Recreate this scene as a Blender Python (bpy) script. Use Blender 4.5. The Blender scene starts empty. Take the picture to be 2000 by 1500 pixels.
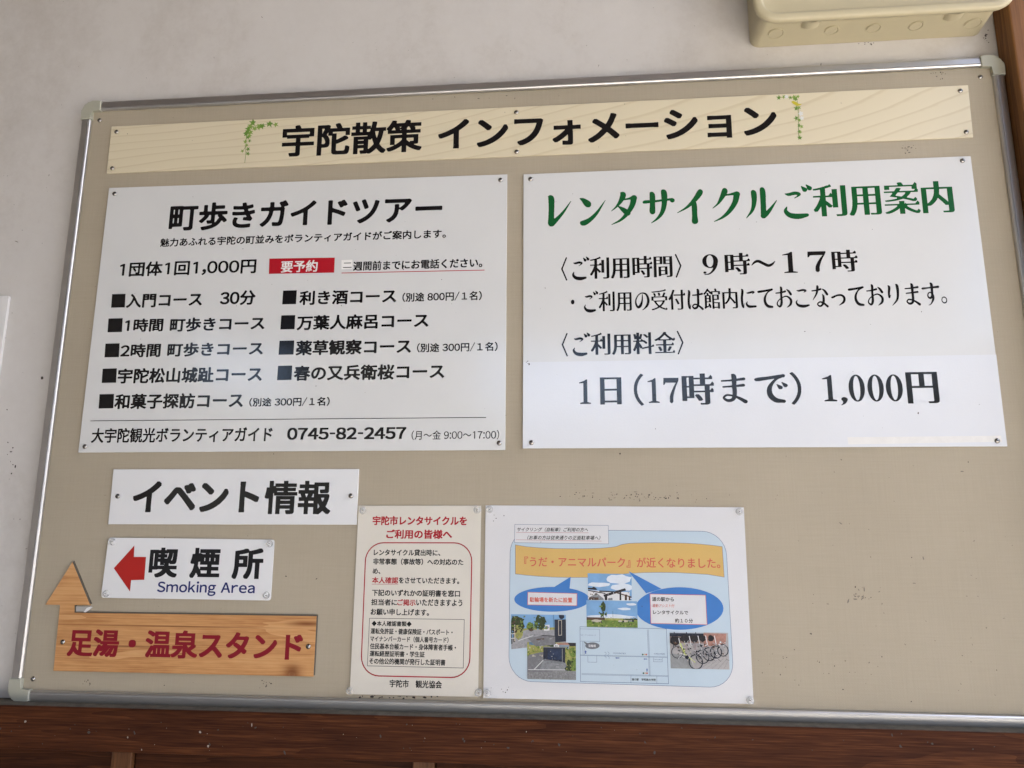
import bpy, bmesh, math, random
import numpy as np
from mathutils import Vector, Matrix
from mathutils.geometry import interpolate_bezier

scene = bpy.context.scene
COL = scene.collection
rnd = random.Random(7)
R = math.radians
REF = 1.9                     # height of the reference line of the board above the floor

# ------------------------------------------------------------------ camera
cam_d = bpy.data.cameras.new('camera'); cam = bpy.data.objects.new('camera', cam_d); COL.objects.link(cam)
scene.camera = cam
FPX = 1442.0
cam_d.sensor_width = 36; cam_d.lens = FPX/2000*36; cam_d.clip_start = .02; cam_d.clip_end = 1000
_p, _y, _r = R(11.0368), R(5.3006), R(.2381)
_Rf = (Matrix.Rotation(_y, 3, 'Y') @ Matrix.Rotation(_p, 3, 'X') @ Matrix.Rotation(_r, 3, 'Z'))
_M = Matrix(((1,0,0),(0,0,-1),(0,1,0)))
CR = _M @ _Rf
CP = Vector((.08336, -1.23401, -.43389 + REF))
cam.matrix_world = Matrix.Translation(CP) @ CR.to_4x4()

# ------------------------------------------------------------------ sky, sun, exposure
SUN_EL, SUN_AZ = 50, 60      # azimuth of the sun seen from the wall, clockwise from +Y
world = bpy.data.worlds.new('World'); scene.world = world; world.use_nodes = True
wn = world.node_tree.nodes; wl = world.node_tree.links
sky = wn.new('ShaderNodeTexSky'); sky.sky_type = 'NISHITA'; sky.sun_disc = False
sky.sun_elevation = R(SUN_EL); sky.sun_rotation = R(SUN_AZ); sky.dust_density = 5.0; sky.air_density = .8
wl.new(sky.outputs[0], wn['Background'].inputs[0]); wn['Background'].inputs[1].default_value = .15
sd = bpy.data.lights.new('sun', 'SUN'); sd.energy = 3.0; sd.angle = R(.5); sd.color = (1, .95, .88)
so = bpy.data.objects.new('sun', sd); COL.objects.link(so)
_az, _el = R(SUN_AZ), R(SUN_EL)
sdir = Vector((math.sin(_az)*math.cos(_el), math.cos(_az)*math.cos(_el), math.sin(_el)))
so.rotation_euler = sdir.to_track_quat('Z', 'Y').to_euler()
scene.view_settings.view_transform = 'Standard'; scene.view_settings.look = 'None'
scene.view_settings.exposure = 3.0; scene.view_settings.gamma = 1
scene.cycles.max_bounces = 8; scene.cycles.diffuse_bounces = 4; scene.cycles.transparent_max_bounces = 12
scene.cycles.caustics_reflective = False; scene.cycles.caustics_refractive = False
scene.cycles.sample_clamp_indirect = 6

# ------------------------------------------------------------------ surveying helpers
def at(px, py, y=0.0):
    """point of the wall-parallel plane at depth y that shows at a pixel of the 2000 px photograph"""
    d = CR @ Vector(((px-1000)/FPX, (750-py)/FPX, -1))
    t = (y - CP.y)/d.y
    return CP + d*t
def x_at(px, z, y=0.0):
    """X of the point at height z (plane y) that lies on pixel column px"""
    lo, hi = -4.0, 4.0
    for _ in range(40):
        m = (lo+hi)/2; v = CR.transposed() @ (Vector((m, y, z))-CP)
        if 1000 - FPX*v.x/v.z < px: lo = m
        else: hi = m
    return lo
PX = .00082                   # one photo pixel on the board in metres

# ------------------------------------------------------------------ materials
def mat(name, color, rough=.6, metal=0, var=0, vscale=8, bump=0, bscale=60, spec=.5, bdist=.001, stretch=(1,1,1), coat=0):
    m = bpy.data.materials.new(name); m.use_nodes = True
    nt = m.node_tree; N = nt.nodes; L = nt.links; b = N['Principled BSDF']
    b.inputs['Base Color'].default_value = (*color, 1); b.inputs['Roughness'].default_value = rough
    b.inputs['Metallic'].default_value = metal; b.inputs['Specular IOR Level'].default_value = spec
    b.inputs['Coat Weight'].default_value = coat
    if var or bump:
        geo = N.new('ShaderNodeNewGeometry'); mp = N.new('ShaderNodeMapping'); mp.inputs['Scale'].default_value = stretch
        L.new(geo.outputs['Position'], mp.inputs['Vector'])
    if var:
        n = N.new('ShaderNodeTexNoise'); n.inputs['Scale'].default_value = vscale; n.inputs['Detail'].default_value = 8
        n.inputs['Roughness'].default_value = .65
        L.new(mp.outputs[0], n.inputs['Vector'])
        r = N.new('ShaderNodeMapRange'); r.inputs[1].default_value = .3; r.inputs[2].default_value = .7
        r.inputs[3].default_value = 1-var; r.inputs[4].default_value = 1+var
        L.new(n.outputs[0], r.inputs[0])
        mx = N.new('ShaderNodeVectorMath'); mx.operation = 'SCALE'; mx.inputs[0].default_value = color
        L.new(r.outputs[0], mx.inputs['Scale']); L.new(mx.outputs[0], b.inputs['Base Color'])
    if bump:
        n2 = N.new('ShaderNodeTexNoise'); n2.inputs['Scale'].default_value = bscale; n2.inputs['Detail'].default_value = 4
        L.new(mp.outputs[0], n2.inputs['Vector'])
        bp = N.new('ShaderNodeBump'); bp.inputs['Strength'].default_value = bump; bp.inputs['Distance'].default_value = bdist
        L.new(n2.outputs[0], bp.inputs['Height']); L.new(bp.outputs[0], b.inputs['Normal'])
    return m
def nodes_of(m): return m.node_tree.nodes, m.node_tree.links, m.node_tree.nodes['Principled BSDF']
def math_node(N, L, op, a, b=None, c=None):
    n = N.new('ShaderNodeMath'); n.operation = op
    for i, v in enumerate((a, b, c)):
        if v is None: continue
        if isinstance(v, (int, float)): n.inputs[i].default_value = v
        else: L.new(v, n.inputs[i])
    return n.outputs[0]
def ramp(N, L, fac, stops):
    n = N.new('ShaderNodeValToRGB'); e = n.color_ramp.elements
    while len(e) < len(stops): e.new(.5)
    for k, (p, c) in zip(e, stops): k.position = p; k.color = (*c, 1)
    L.new(fac, n.inputs[0]); return n.outputs[0]

# gloss shared by a sign face and the ink on it
SIGN = dict(spec=.42, rough=.11, bump=.06, bscale=240, bdist=.0006)
STRIP = dict(spec=.62, rough=.07, bump=.28, bscale=330, bdist=.0007)
M = {}
M['sign_white'] = mat('sign_white', (.655,.66,.645), var=.02, vscale=5, **SIGN)
M['sign_cool'] = mat('sign_cool', (.72,.725,.72), rough=.3, var=.02, vscale=5, bump=.05, bscale=200)
M['strip_white'] = mat('strip_white', (.70,.715,.735), var=.02, vscale=5, **STRIP)
M['ink_black'] = mat('ink_black', (.006,.006,.007), **SIGN)
M['ink_strip'] = mat('ink_strip', (.007,.007,.008), **STRIP)
M['ink_matt'] = mat('ink_matt', (.010,.010,.011), rough=.45, spec=.2)
M['ink_green'] = mat('ink_green', (.006,.095,.024), **SIGN)
M['ink_red'] = mat('ink_red', (.42,.012,.022), **SIGN)
M['ink_white'] = mat('ink_white', (.78,.76,.74), **SIGN)
M['ink_darkred'] = mat('ink_darkred', (.22,.006,.016), rough=.35, spec=.3)
M['arrow_red'] = mat('arrow_red', (.40,.018,.014), rough=.3, spec=.25)
M['ink_navy'] = mat('ink_navy', (.012,.022,.13), rough=.3, spec=.25)
M['paper_red'] = mat('paper_red', (.42,.02,.03), rough=.7, spec=.1)
M['paper_black'] = mat('paper_black', (.01,.01,.01), rough=.7, spec=.1)
M['cream_paper'] = mat('cream_paper', (.71,.67,.59), rough=.7, spec=.1, var=.03, vscale=9)
M['white_paper'] = mat('white_paper', (.70,.70,.71), rough=.7, spec=.1, var=.02, vscale=9)
M['poster_blue'] = mat('poster_blue', (.52,.63,.71), rough=.7, spec=.1, var=.02, vscale=14)
M['poster_orange'] = mat('poster_orange', (.66,.44,.15), rough=.7, spec=.1, var=.03, vscale=20)
M['poster_deep'] = mat('poster_deep', (.055,.20,.53), rough=.7, spec=.1, var=.04, vscale=20)
M['poster_line'] = mat('poster_line', (.10,.15,.28), rough=.7, spec=.1)
M['poster_text'] = mat('poster_text', (.62,.13,.09), rough=.7, spec=.1)
M['poster_grey'] = mat('poster_grey', (.17,.18,.20), rough=.7, spec=.1)
M['alu'] = mat('anodised_aluminium', (.64,.635,.62), rough=.40, metal=1, var=.05, vscale=9)
M['cap'] = mat('cap_plastic', (.40,.395,.315), rough=.42, var=.04, vscale=20)
M['box'] = mat('box_plastic', (.52,.46,.30), rough=.38, var=.05, vscale=6, bump=.05, bscale=300)
M['box_line'] = mat('box_groove', (.20,.16,.08), rough=.7)
M['steel'] = mat('screw_steel', (.36,.34,.31), rough=.2, metal=1)
M['dark'] = mat('slot_shade', (.02,.018,.016), rough=.7)
M['dirt'] = mat('dirt', (.05,.042,.035), rough=.9)
M['dirt_soft'] = mat('dirt_soft', (.21,.185,.15), rough=.9)
M['fleck'] = mat('pale_fleck', (.30,.26,.21), rough=.8)

def plaster():
    m = mat('plaster', (.62,.575,.53), rough=.85, var=0, bump=.25, bscale=35, bdist=.003)
    N, L, b = nodes_of(m)
    geo = N.new('ShaderNodeNewGeometry')
    n1 = N.new('ShaderNodeTexNoise'); n1.inputs['Scale'].default_value = 2.2; n1.inputs['Detail'].default_value = 6; n1.inputs['Roughness'].default_value = .6
    n2 = N.new('ShaderNodeTexNoise'); n2.inputs['Scale'].default_value = 40; n2.inputs['Detail'].default_value = 8; n2.inputs['Roughness'].default_value = .75
    mp = N.new('ShaderNodeMapping'); mp.inputs['Scale'].default_value = (1, 1, .6)
    L.new(geo.outputs['Position'], mp.inputs[0]); L.new(mp.outputs[0], n1.inputs['Vector']); L.new(geo.outputs['Position'], n2.inputs['Vector'])
    s = math_node(N, L, 'ADD', math_node(N, L, 'MULTIPLY', n1.outputs[0], .75), math_node(N, L, 'MULTIPLY', n2.outputs[0], .25))
    c = ramp(N, L, s, [(.32, (.47,.435,.39)), (.5, (.595,.57,.535)), (.68, (.64,.62,.59))])
    L.new(c, b.inputs['Base Color'])
    return m
M['plaster'] = plaster()
def fabric():
    m = mat('board_cloth', (.47,.40,.285), rough=.85)
    N, L, b = nodes_of(m)
    geo = N.new('ShaderNodeNewGeometry'); sp = N.new('ShaderNodeSeparateXYZ'); L.new(geo.outputs['Position'], sp.inputs[0])
    wob = N.new('ShaderNodeTexNoise'); wob.inputs['Scale'].default_value = 55; L.new(geo.outputs['Position'], wob.inputs['Vector'])
    w = math_node(N, L, 'MULTIPLY', wob.outputs[0], .004)
    k = 2*math.pi/.0021
    sx = math_node(N, L, 'SINE', math_node(N, L, 'MULTIPLY', math_node(N, L, 'ADD', sp.outputs[0], w), k))
    sz = math_node(N, L, 'SINE', math_node(N, L, 'MULTIPLY', math_node(N, L, 'ADD', sp.outputs[2], w), k*1.05))
    wv = math_node(N, L, 'MULTIPLY', sx, sz)
    # slubs: threads that run a little thicker along each direction
    def slub(sc):
        mp = N.new('ShaderNodeMapping'); mp.inputs['Scale'].default_value = sc; L.new(geo.outputs['Position'], mp.inputs[0])
        n = N.new('ShaderNodeTexNoise'); n.inputs['Scale'].default_value = 1; n.inputs['Detail'].default_value = 3; L.new(mp.outputs[0], n.inputs['Vector']); return n.outputs[0]
    sl = math_node(N, L, 'ADD', slub((14,1,420)), slub((420,1,14)))
    big = N.new('ShaderNodeTexNoise'); big.inputs['Scale'].default_value = 3.2; big.inputs['Detail'].default_value = 8; big.inputs['Roughness'].default_value = .62
    L.new(geo.outputs['Position'], big.inputs['Vector'])
    v = math_node(N, L, 'ADD', math_node(N, L, 'MULTIPLY', wv, .12), math_node(N, L, 'MULTIPLY', sl, .12))
    v = math_node(N, L, 'ADD', v, math_node(N, L, 'MULTIPLY', big.outputs[0], .30))
    c = ramp(N, L, v, [(.06, (.36,.305,.22)), (.27, (.445,.385,.283)), (.48, (.515,.452,.34))])
    L.new(c, b.inputs['Base Color'])
    bp = N.new('ShaderNodeBump'); bp.inputs['Strength'].default_value = .6; bp.inputs['Distance'].default_value = .0006
    L.new(math_node(N, L, 'ADD', wv, math_node(N, L, 'MULTIPLY', sl, .5)), bp.inputs['Height']); L.new(bp.outputs[0], b.inputs['Normal'])
    return m
M['fabric'] = fabric()
def wood(name, cols, stretch, scale=1.0, rough=.5, knots=(), dist=2.0, fine=.35, bump=.15, spec=.25):
    """grain along the axis with the small stretch value"""
    m = mat(name, cols[1], rough=rough, spec=spec)
    N, L, b = nodes_of(m)
    geo = N.new('ShaderNodeNewGeometry'); pos = geo.outputs['Position']
    fac_k = None
    for (kx, kz, kr, ka) in knots:
        sub = N.new('ShaderNodeVectorMath'); sub.operation = 'SUBTRACT'; L.new(pos, sub.inputs[0]); sub.inputs[1].default_value = (kx, 0, kz)
        mul = N.new('ShaderNodeVectorMath'); mul.operation = 'MULTIPLY'; L.new(sub.outputs[0], mul.inputs[0]); mul.inputs[1].default_value = (1/kr/ka, 0, 1/kr)
        ln = N.new('ShaderNodeVectorMath'); ln.operation = 'LENGTH'; L.new(mul.outputs[0], ln.inputs[0])
        g = math_node(N, L, 'POWER', 2.718, math_node(N, L, 'MULTIPLY', math_node(N, L, 'POWER', ln.outputs['Value'], 2.0), -1.0))
        fac_k = g if fac_k is None else math_node(N, L, 'ADD', fac_k, g)
    mp = N.new('ShaderNodeMapping'); mp.inputs['Scale'].default_value = stretch; L.new(pos, mp.inputs[0])
    n = N.new('ShaderNodeTexNoise'); n.inputs['Scale'].default_value = scale; n.inputs['Detail'].default_value = 2.5; n.inputs['Distortion'].default_value = .6
    L.new(mp.outputs[0], n.inputs['Vector'])
    base = n.outputs[0]
    if fac_k is not None: base = math_node(N, L, 'ADD', base, math_node(N, L, 'MULTIPLY', fac_k, .2))
    rings = math_node(N, L, 'FRACT', math_node(N, L, 'MULTIPLY', base, dist*4))
    mp2 = N.new('ShaderNodeMapping'); mp2.inputs['Scale'].default_value = tuple(s*9 for s in stretch); L.new(pos, mp2.inputs[0])
    n2 = N.new('ShaderNodeTexNoise'); n2.inputs['Scale'].default_value = scale*1.4; n2.inputs['Detail'].default_value = 6; L.new(mp2.outputs[0], n2.inputs['Vector'])
    mp3 = N.new('ShaderNodeMapping'); mp3.inputs['Scale'].default_value = tuple(s*(38 if s > 5 else 3) for s in stretch); L.new(pos, mp3.inputs[0])
    n3 = N.new('ShaderNodeTexNoise'); n3.inputs['Scale'].default_value = scale; n3.inputs['Detail'].default_value = 4; L.new(mp3.outputs[0], n3.inputs['Vector'])
    v = math_node(N, L, 'ADD', math_node(N, L, 'MULTIPLY', rings, 1-fine), math_node(N, L, 'MULTIPLY', n2.outputs[0], fine*1.2))
    v = math_node(N, L, 'ADD', v, math_node(N, L, 'MULTIPLY', math_node(N, L, 'SUBTRACT', n3.outputs[0], .5), 1.1))
    c = ramp(N, L, v, [(.1, cols[2]), (.5, cols[1]), (.95, cols[0])])
    if fac_k is not None:
        mx = N.new('ShaderNodeMix'); mx.data_type = 'RGBA'; L.new(math_node(N, L, 'MINIMUM', math_node(N, L, 'MULTIPLY', fac_k, .8), .85), mx.inputs[0])
        L.new(c, mx.inputs[6]); mx.inputs[7].default_value = (cols[0][0]*.35, cols[0][1]*.18, cols[0][2]*.12, 1); c = mx.outputs[2]
    L.new(c, b.inputs['Base Color'])
    bp = N.new('ShaderNodeBump'); bp.inputs['Strength'].default_value = bump; bp.inputs['Distance'].default_value = .0012
    L.new(n2.outputs[0], bp.inputs['Height']); L.new(bp.outputs[0], b.inputs['Normal'])
    return m
M['beam'] = wood('stained_beam', [(.022,.0065,.0025),(.065,.020,.007),(.135,.048,.016)], (1.6,8,30), 1.0, rough=.7, dist=1.0, fine=.78, spec=.12)
M['beam_side'] = wood('stained_beam_light', [(.06,.024,.009),(.11,.046,.018),(.15,.064,.026)], (26,8,2.2), 1.0, rough=.5, dist=1.4, fine=.5)
M['post'] = wood('stained_post', [(.11,.045,.014),(.20,.088,.028),(.26,.12,.04)], (24,20,1.6), 1.0, rough=.55, dist=1.4, fine=.5)
M['plank'] = wood('stained_plank', [(.022,.007,.003),(.05,.016,.006),(.08,.028,.010)], (2.2,8,30), 1.0, spec=.12, rough=.65, dist=1.4, fine=.5)

def film():
    m = bpy.data.materials.new('clear_film'); m.use_nodes = True
    N = m.node_tree.nodes; L = m.node_tree.links; N.clear()
    out = N.new('ShaderNodeOutputMaterial'); mix = N.new('ShaderNodeMixShader'); tr = N.new('ShaderNodeBsdfTransparent'); gl = N.new('ShaderNodeBsdfGlossy')
    tr.inputs[0].default_value = (.99,.99,.985,1); gl.inputs['Roughness'].default_value = .07
    fr = N.new('ShaderNodeLayerWeight'); fr.inputs[0].default_value = .5
    geo = N.new('ShaderNodeNewGeometry')
    def nz(sc, mapsc, det):
        mp = N.new('ShaderNodeMapping'); mp.inputs['Scale'].default_value = mapsc; L.new(geo.outputs['Position'], mp.inputs[0])
        n = N.new('ShaderNodeTexNoise'); n.inputs['Scale'].default_value = sc; n.inputs['Detail'].default_value = det; n.inputs['Distortion'].default_value = .8
        L.new(mp.outputs[0], n.inputs['Vector']); return n.outputs[0]
    h = math_node(N, L, 'ADD', math_node(N, L, 'MULTIPLY', nz(9, (1.5,1,1), 2), 5.0), nz(70, (1,1,1.3), 3))
    bp = N.new('ShaderNodeBump'); bp.inputs['Strength'].default_value = .7; bp.inputs['Distance'].default_value = .0006
    L.new(h, bp.inputs['Height']); L.new(bp.outputs[0], gl.inputs['Normal']); L.new(bp.outputs[0], fr.inputs['Normal'])
    L.new(math_node(N, L, 'ADD', math_node(N, L, 'MULTIPLY', math_node(N, L, 'POWER', fr.outputs['Facing'], 4.0), .5), .028), mix.inputs[0]); L.new(tr.outputs[0], mix.inputs[1]); L.new(gl.outputs[0], mix.inputs[2]); L.new(mix.outputs[0], out.inputs[0])
    return m
M['film'] = film()
def pin_plastic():
    m = bpy.data.materials.new('clear_plastic'); m.use_nodes = True
    N = m.node_tree.nodes; L = m.node_tree.links; b = N['Principled BSDF']
    b.inputs['Base Color'].default_value = (.85,.85,.83,1); b.inputs['Roughness'].default_value = .08
    out = N['Material Output']; mix = N.new('ShaderNodeMixShader'); tr = N.new('ShaderNodeBsdfTransparent'); tr.inputs[0].default_value = (.96,.96,.95,1)
    lw = N.new('ShaderNodeLayerWeight'); lw.inputs[0].default_value = .35
    f = math_node(N, L, 'ADD', math_node(N, L, 'MULTIPLY', lw.outputs['Facing'], .55), .14)
    L.new(f, mix.inputs[0]); L.new(tr.outputs[0], mix.inputs[1]); L.new(b.outputs[0], mix.inputs[2]); L.new(mix.outputs[0], out.inputs[0])
    return m
M['clear'] = pin_plastic()

# ------------------------------------------------------------------ object helpers
def thing(name, label, cat, loc, group=None):
    o = bpy.data.objects.new(name, None); COL.objects.link(o); o.location = loc; o.empty_display_size = .02
    o['label'] = label; o['category'] = cat
    if group: o['group'] = group
    return o
def worldloc(o):
    v = Vector((0,0,0))
    while o is not None: v += o.location; o = o.parent
    return v
def link_mesh(name, me, parent=None, loc=None, label=None, kind=None):
    """me holds world coordinates; the object gets an origin of its own"""
    if loc is None:
        n = len(me.vertices); co = np.empty(n*3); me.vertices.foreach_get('co', co); co = co.reshape(-1, 3)
        loc = Vector(((co[:,0].min()+co[:,0].max())/2, (co[:,1].min()+co[:,1].max())/2, co[:,2].min())) if n else Vector()
    me.transform(Matrix.Translation(-Vector(loc)))
    o = bpy.data.objects.new(name, me); COL.objects.link(o)
    o.location = Vector(loc) - (worldloc(parent) if parent else Vector())
    if parent: o.parent = parent
    if label: o['label'] = label
    if kind: o['kind'] = kind
    me.name = name
    return o
def bm_obj(name, bm, material, parent=None, label=None, kind=None, smooth=False, loc=None):
    me = bpy.data.meshes.new(name); bm.normal_update(); bm.to_mesh(me); bm.free()
    for m in (material if isinstance(material, list) else [material]): me.materials.append(m)
    if smooth:
        me.polygons.foreach_set('use_smooth', [True]*len(me.polygons))
    return link_mesh(name, me, parent, loc, label, kind)
def slab_bm(pts, y0, y1, bevel=0, bm=None, idx=0):
    """prism of an outline [(x,z)...] (seen from the front), front face at y0, back at y1"""
    own = bm is None
    if own: bm = bmesh.new()
    a = sum(p[0]*q[1]-q[0]*p[1] for p, q in zip(pts, pts[1:]+pts[:1]))
    if a < 0: pts = pts[::-1]
    f = [bm.verts.new((x, y0, z)) for x, z in pts]; b = [bm.verts.new((x, y1, z)) for x, z in pts]
    fs = [bm.faces.new(f), bm.faces.new(b[::-1])]
    n = len(pts)
    for i in range(n):
        j = (i+1) % n
        fs.append(bm.faces.new((f[j], f[i], b[i], b[j])))
    for q in fs: q.material_index = idx
    if bevel and own:
        ed = [e for e in bm.edges if all(abs(v.co.y-y0) < 1e-7 for v in e.verts)]
        bmesh.ops.bevel(bm, geom=ed, offset=bevel, segments=2, affect='EDGES', profile=.5)
    return bm
def box_bm(x0, x1, y0, y1, z0, z1, bevel=0, bm=None):
    own = bm is None
    if own: bm = bmesh.new()
    vs = [bm.verts.new((x, y, z)) for x in (x0, x1) for y in (y0, y1) for z in (z0, z1)]
    for q in ((0,1,3,2),(4,6,7,5),(0,4,5,1),(2,3,7,6),(0,2,6,4),(1,5,7,3)):
        bm.faces.new([vs[i] for i in q])
    bmesh.ops.recalc_face_normals(bm, faces=bm.faces)
    if bevel and own: bmesh.ops.bevel(bm, geom=bm.edges[:], offset=bevel, segments=2, affect='EDGES', profile=.5)
    return bm
def rect_px(cs, y):
    """[(X,Z)...] of the four photo corners TL,TR,BR,BL on plane y"""
    return [(p.x, p.z) for p in (at(*c, y) for c in cs)]
def flat(name, pts, y, material, parent, label=None):
    """flat print: polygon with world (x,z) points"""
    me = bpy.data.meshes.new(name)
    a = sum(p[0]*q[1]-q[0]*p[1] for p, q in zip(pts, pts[1:]+pts[:1]))
    if a < 0: pts = pts[::-1]
    me.from_pydata([(x, y, z) for x, z in pts], [], [list(range(len(pts)))]); me.materials.append(material)
    return link_mesh(name, me, parent, label=label)
def px2(pts, y): return [(p.x, p.z) for p in (at(a, b, y) for a, b in pts)]
def strips_bm(lines, y, w, bm=None, idx=0):
    """thin printed lines, world (x,z) polylines of width w (mitre-free quads)"""
    if bm is None: bm = bmesh.new()
    for pl in lines:
        for (x0, z0), (x1, z1) in zip(pl, pl[1:]):
            d = Vector((x1-x0, z1-z0)); 
            if d.length < 1e-7: continue
            d.normalize(); n = Vector((-d.y, d.x))*w/2; e = d*w*.4
            f = bm.faces.new([bm.verts.new((px, y, pz)) for px, pz in ((x0-e.x+n.x, z0-e.y+n.y),(x0-e.x-n.x, z0-e.y-n.y),(x1+e.x-n.x, z1+e.y-n.y),(x1+e.x+n.x, z1+e.y+n.y))])
            f.material_index = idx
    return bm
def rounded(x0, x1, z0, z1, r, n=8):
    out = []
    for cx, cz, a0 in ((x1-r, z1-r, 0), (x0+r, z1-r, 90), (x0+r, z0+r, 180), (x1-r, z0+r, 270)):
        out += [(cx+r*math.cos(R(a0+90*i/n)), cz+r*math.sin(R(a0+90*i/n))) for i in range(n+1)]
    return out
# ------------------------------------------------------------------ lettering
# Glyph outlines come from Blender's built-in font (its CJK fallback), are drawn on
# a small numpy grid, reshaped there (bold, rounded, brush serif) and traced back
# into polygons, so that every letter is a flat printed mesh.
_dg = None
_outline = {}
def glyph_outline(ch):
    """list of closed polylines in em units and the advance width"""
    if ch in _outline: return _outline[ch]
    if ch == '1':
        _outline[ch] = ([[(.30,0),(.385,0),(.385,.735),(.32,.735),(.15,.655),(.15,.58),(.30,.645)]], .62)
        return _outline[ch]
    if 33 <= ord(ch) <= 126:      # Latin letters and figures of the same face, set proportionally
        polys, _ = glyph_outline(chr(ord(ch)+0xFEE0))
        x0 = min(p[0] for q in polys for p in q); x1 = max(p[0] for q in polys for p in q)
        adv = .62 if ch.isdigit() else x1-x0+.115
        if ch in '-/':
            k = .36 if ch == '-' else .5; xc = (x0+x1)/2
            polys = [[(xc+(px-xc)*k, py) for px, py in q] for q in polys]; adv = (x1-x0)*k+(.15 if ch == '-' else .06)
        dx = adv/2-(x0+x1)/2
        _outline[ch] = ([[(px+dx, py) for px, py in q] for q in polys], adv)
        return _outline[ch]
    def curve_of(s):
        cu = bpy.data.curves.new('tmp_text', 'FONT'); cu.body = s; cu.size = 1.0
        ob = bpy.data.objects.new('tmp_text', cu); bpy.context.scene.collection.objects.link(ob)
        dg = bpy.context.evaluated_depsgraph_get(); dg.update()
        c = ob.to_curve(dg)
        polys = []
        for sp in c.splines:
            pts = []
            if sp.type == 'BEZIER':
                n = len(sp.bezier_points)
                for i in range(n):
                    a, b = sp.bezier_points[i], sp.bezier_points[(i+1) % n]
                    seg = interpolate_bezier(a.co, a.handle_right, b.handle_left, b.co, 6)
                    pts += [(p[0], p[1]) for p in seg[:-1]]
            else:
                pts = [(p.co[0], p.co[1]) for p in sp.points]
            if len(pts) > 2: polys.append(pts)
        ob.to_curve_clear()
        bpy.data.objects.remove(ob); bpy.data.curves.remove(cu)
        return polys
    polys = curve_of(ch)
    two = curve_of(ch + ch) if polys else []
    if polys and len(two) == 2*len(polys):
        adv = min(p[0] for q in two[len(polys):] for p in q) - min(p[0] for q in polys for p in q)
    else:
        adv = 0.5
    _outline[ch] = (polys, adv)
    return _outline[ch]

G = 208            # grid cells per em
PADC = 30          # margin cells
NG = G + 2*PADC
def raster(polys, sx=1.0):
    W = np.zeros((NG, NG+1), np.int32)
    ys = (np.arange(NG) + .5)
    for q in polys:
        a = np.array(q)*G*np.array([sx, 1]) + PADC + np.array([0, 0.14*G])
        b = np.roll(a, -1, 0)
        for (x0, y0), (x1, y1) in zip(a, b):
            if y0 == y1: continue
            d = 1
            if y0 > y1: x0, y0, x1, y1 = x1, y1, x0, y0; d = -1
            r0, r1 = int(math.ceil(y0-.5)), int(math.ceil(y1-.5))
            r0, r1 = max(r0, 0), min(r1, NG)
            if r1 <= r0: continue
            rr = np.arange(r0, r1)
            xx = x0 + (ys[rr]-y0)/(y1-y0)*(x1-x0)
            cc = np.clip(np.ceil(xx-.5).astype(int), 0, NG)
            np.add.at(W, (rr, cc), d)
    return (np.cumsum(W, 1)[:, :NG] != 0)
def shift(M, dx, dy):
    R = np.zeros_like(M)
    h, w = M.shape
    R[max(dy,0):h+min(dy,0), max(dx,0):w+min(dx,0)] = M[max(-dy,0):h+min(-dy,0), max(-dx,0):w+min(-dx,0)]
    return R
def disk(M, r, erode=False):
    if r < .5: return M
    A = ~M if erode else M
    R = A.copy(); k = int(math.ceil(r))
    for dy in range(-k, k+1):
        if abs(dy) > r: continue
        m = int(math.sqrt(r*r-dy*dy)+.3)
        for dx in {-m, m, 0, m//2, -(m//2)}: R |= shift(A, dx, dy)
    return ~R if erode else R
def line_op(M, n, axis, erode):
    A = ~M if erode else M
    R = A.copy()
    for k in range(-(n//2), n - n//2 + 1):
        R |= shift(A, k if axis == 0 else 0, k if axis == 1 else 0)
    return ~R if erode else R
def blur(A, s):
    k = int(3*s)+1; x = np.arange(-k, k+1); g = np.exp(-x*x/(2*s*s)); g /= g.sum()
    A = A.astype(float)
    A = sum(w*shift(A, i, 0) for w, i in zip(g, x)); A = sum(w*shift(A, 0, i) for w, i in zip(g, x))
    return A
def fill_poly(M, pts, on=True):
    """pts in 0..100 glyph units"""
    q = [(p[0]/100, p[1]/100 - .12) for p in pts]
    m = raster([q])
    if on: M |= m
    else: M &= ~m
def crom(P, n=10):
    P = np.array(P, float); Q = np.vstack([2*P[0]-P[1], P, 2*P[-1]-P[-2]]); out = []
    for i in range(1, len(Q)-2):
        for t in np.linspace(0, 1, n, endpoint=False):
            a, b, c, d = Q[i-1], Q[i], Q[i+1], Q[i+2]
            out.append(.5*((2*b)+(c-a)*t+(2*a-5*b+4*c-d)*t*t+(3*b-a-3*c+d)*t**3))
    out.append(Q[-2]); return np.array(out)
_yy, _xx = np.mgrid[0:NG, 0:NG] + .5
def brush(M, stroke):
    C = crom(stroke, 40 if len(stroke) == 2 else 16)
    for x, y, w in C:
        cx = x/100*G + PADC; cy = (y/100-.12+.14)*G + PADC; r = max(w, 1.2)/200*G
        i0, i1 = int(cx-r-2), int(cx+r+3); j0, j1 = int(cy-r-2), int(cy+r+3)
        i0 = max(i0, 0); j0 = max(j0, 0)
        M[j0:j1, i0:i1] |= (_xx[j0:j1, i0:i1]-cx)**2 + ((_yy[j0:j1, i0:i1]-cy)*1.12)**2 <= r*r
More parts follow.
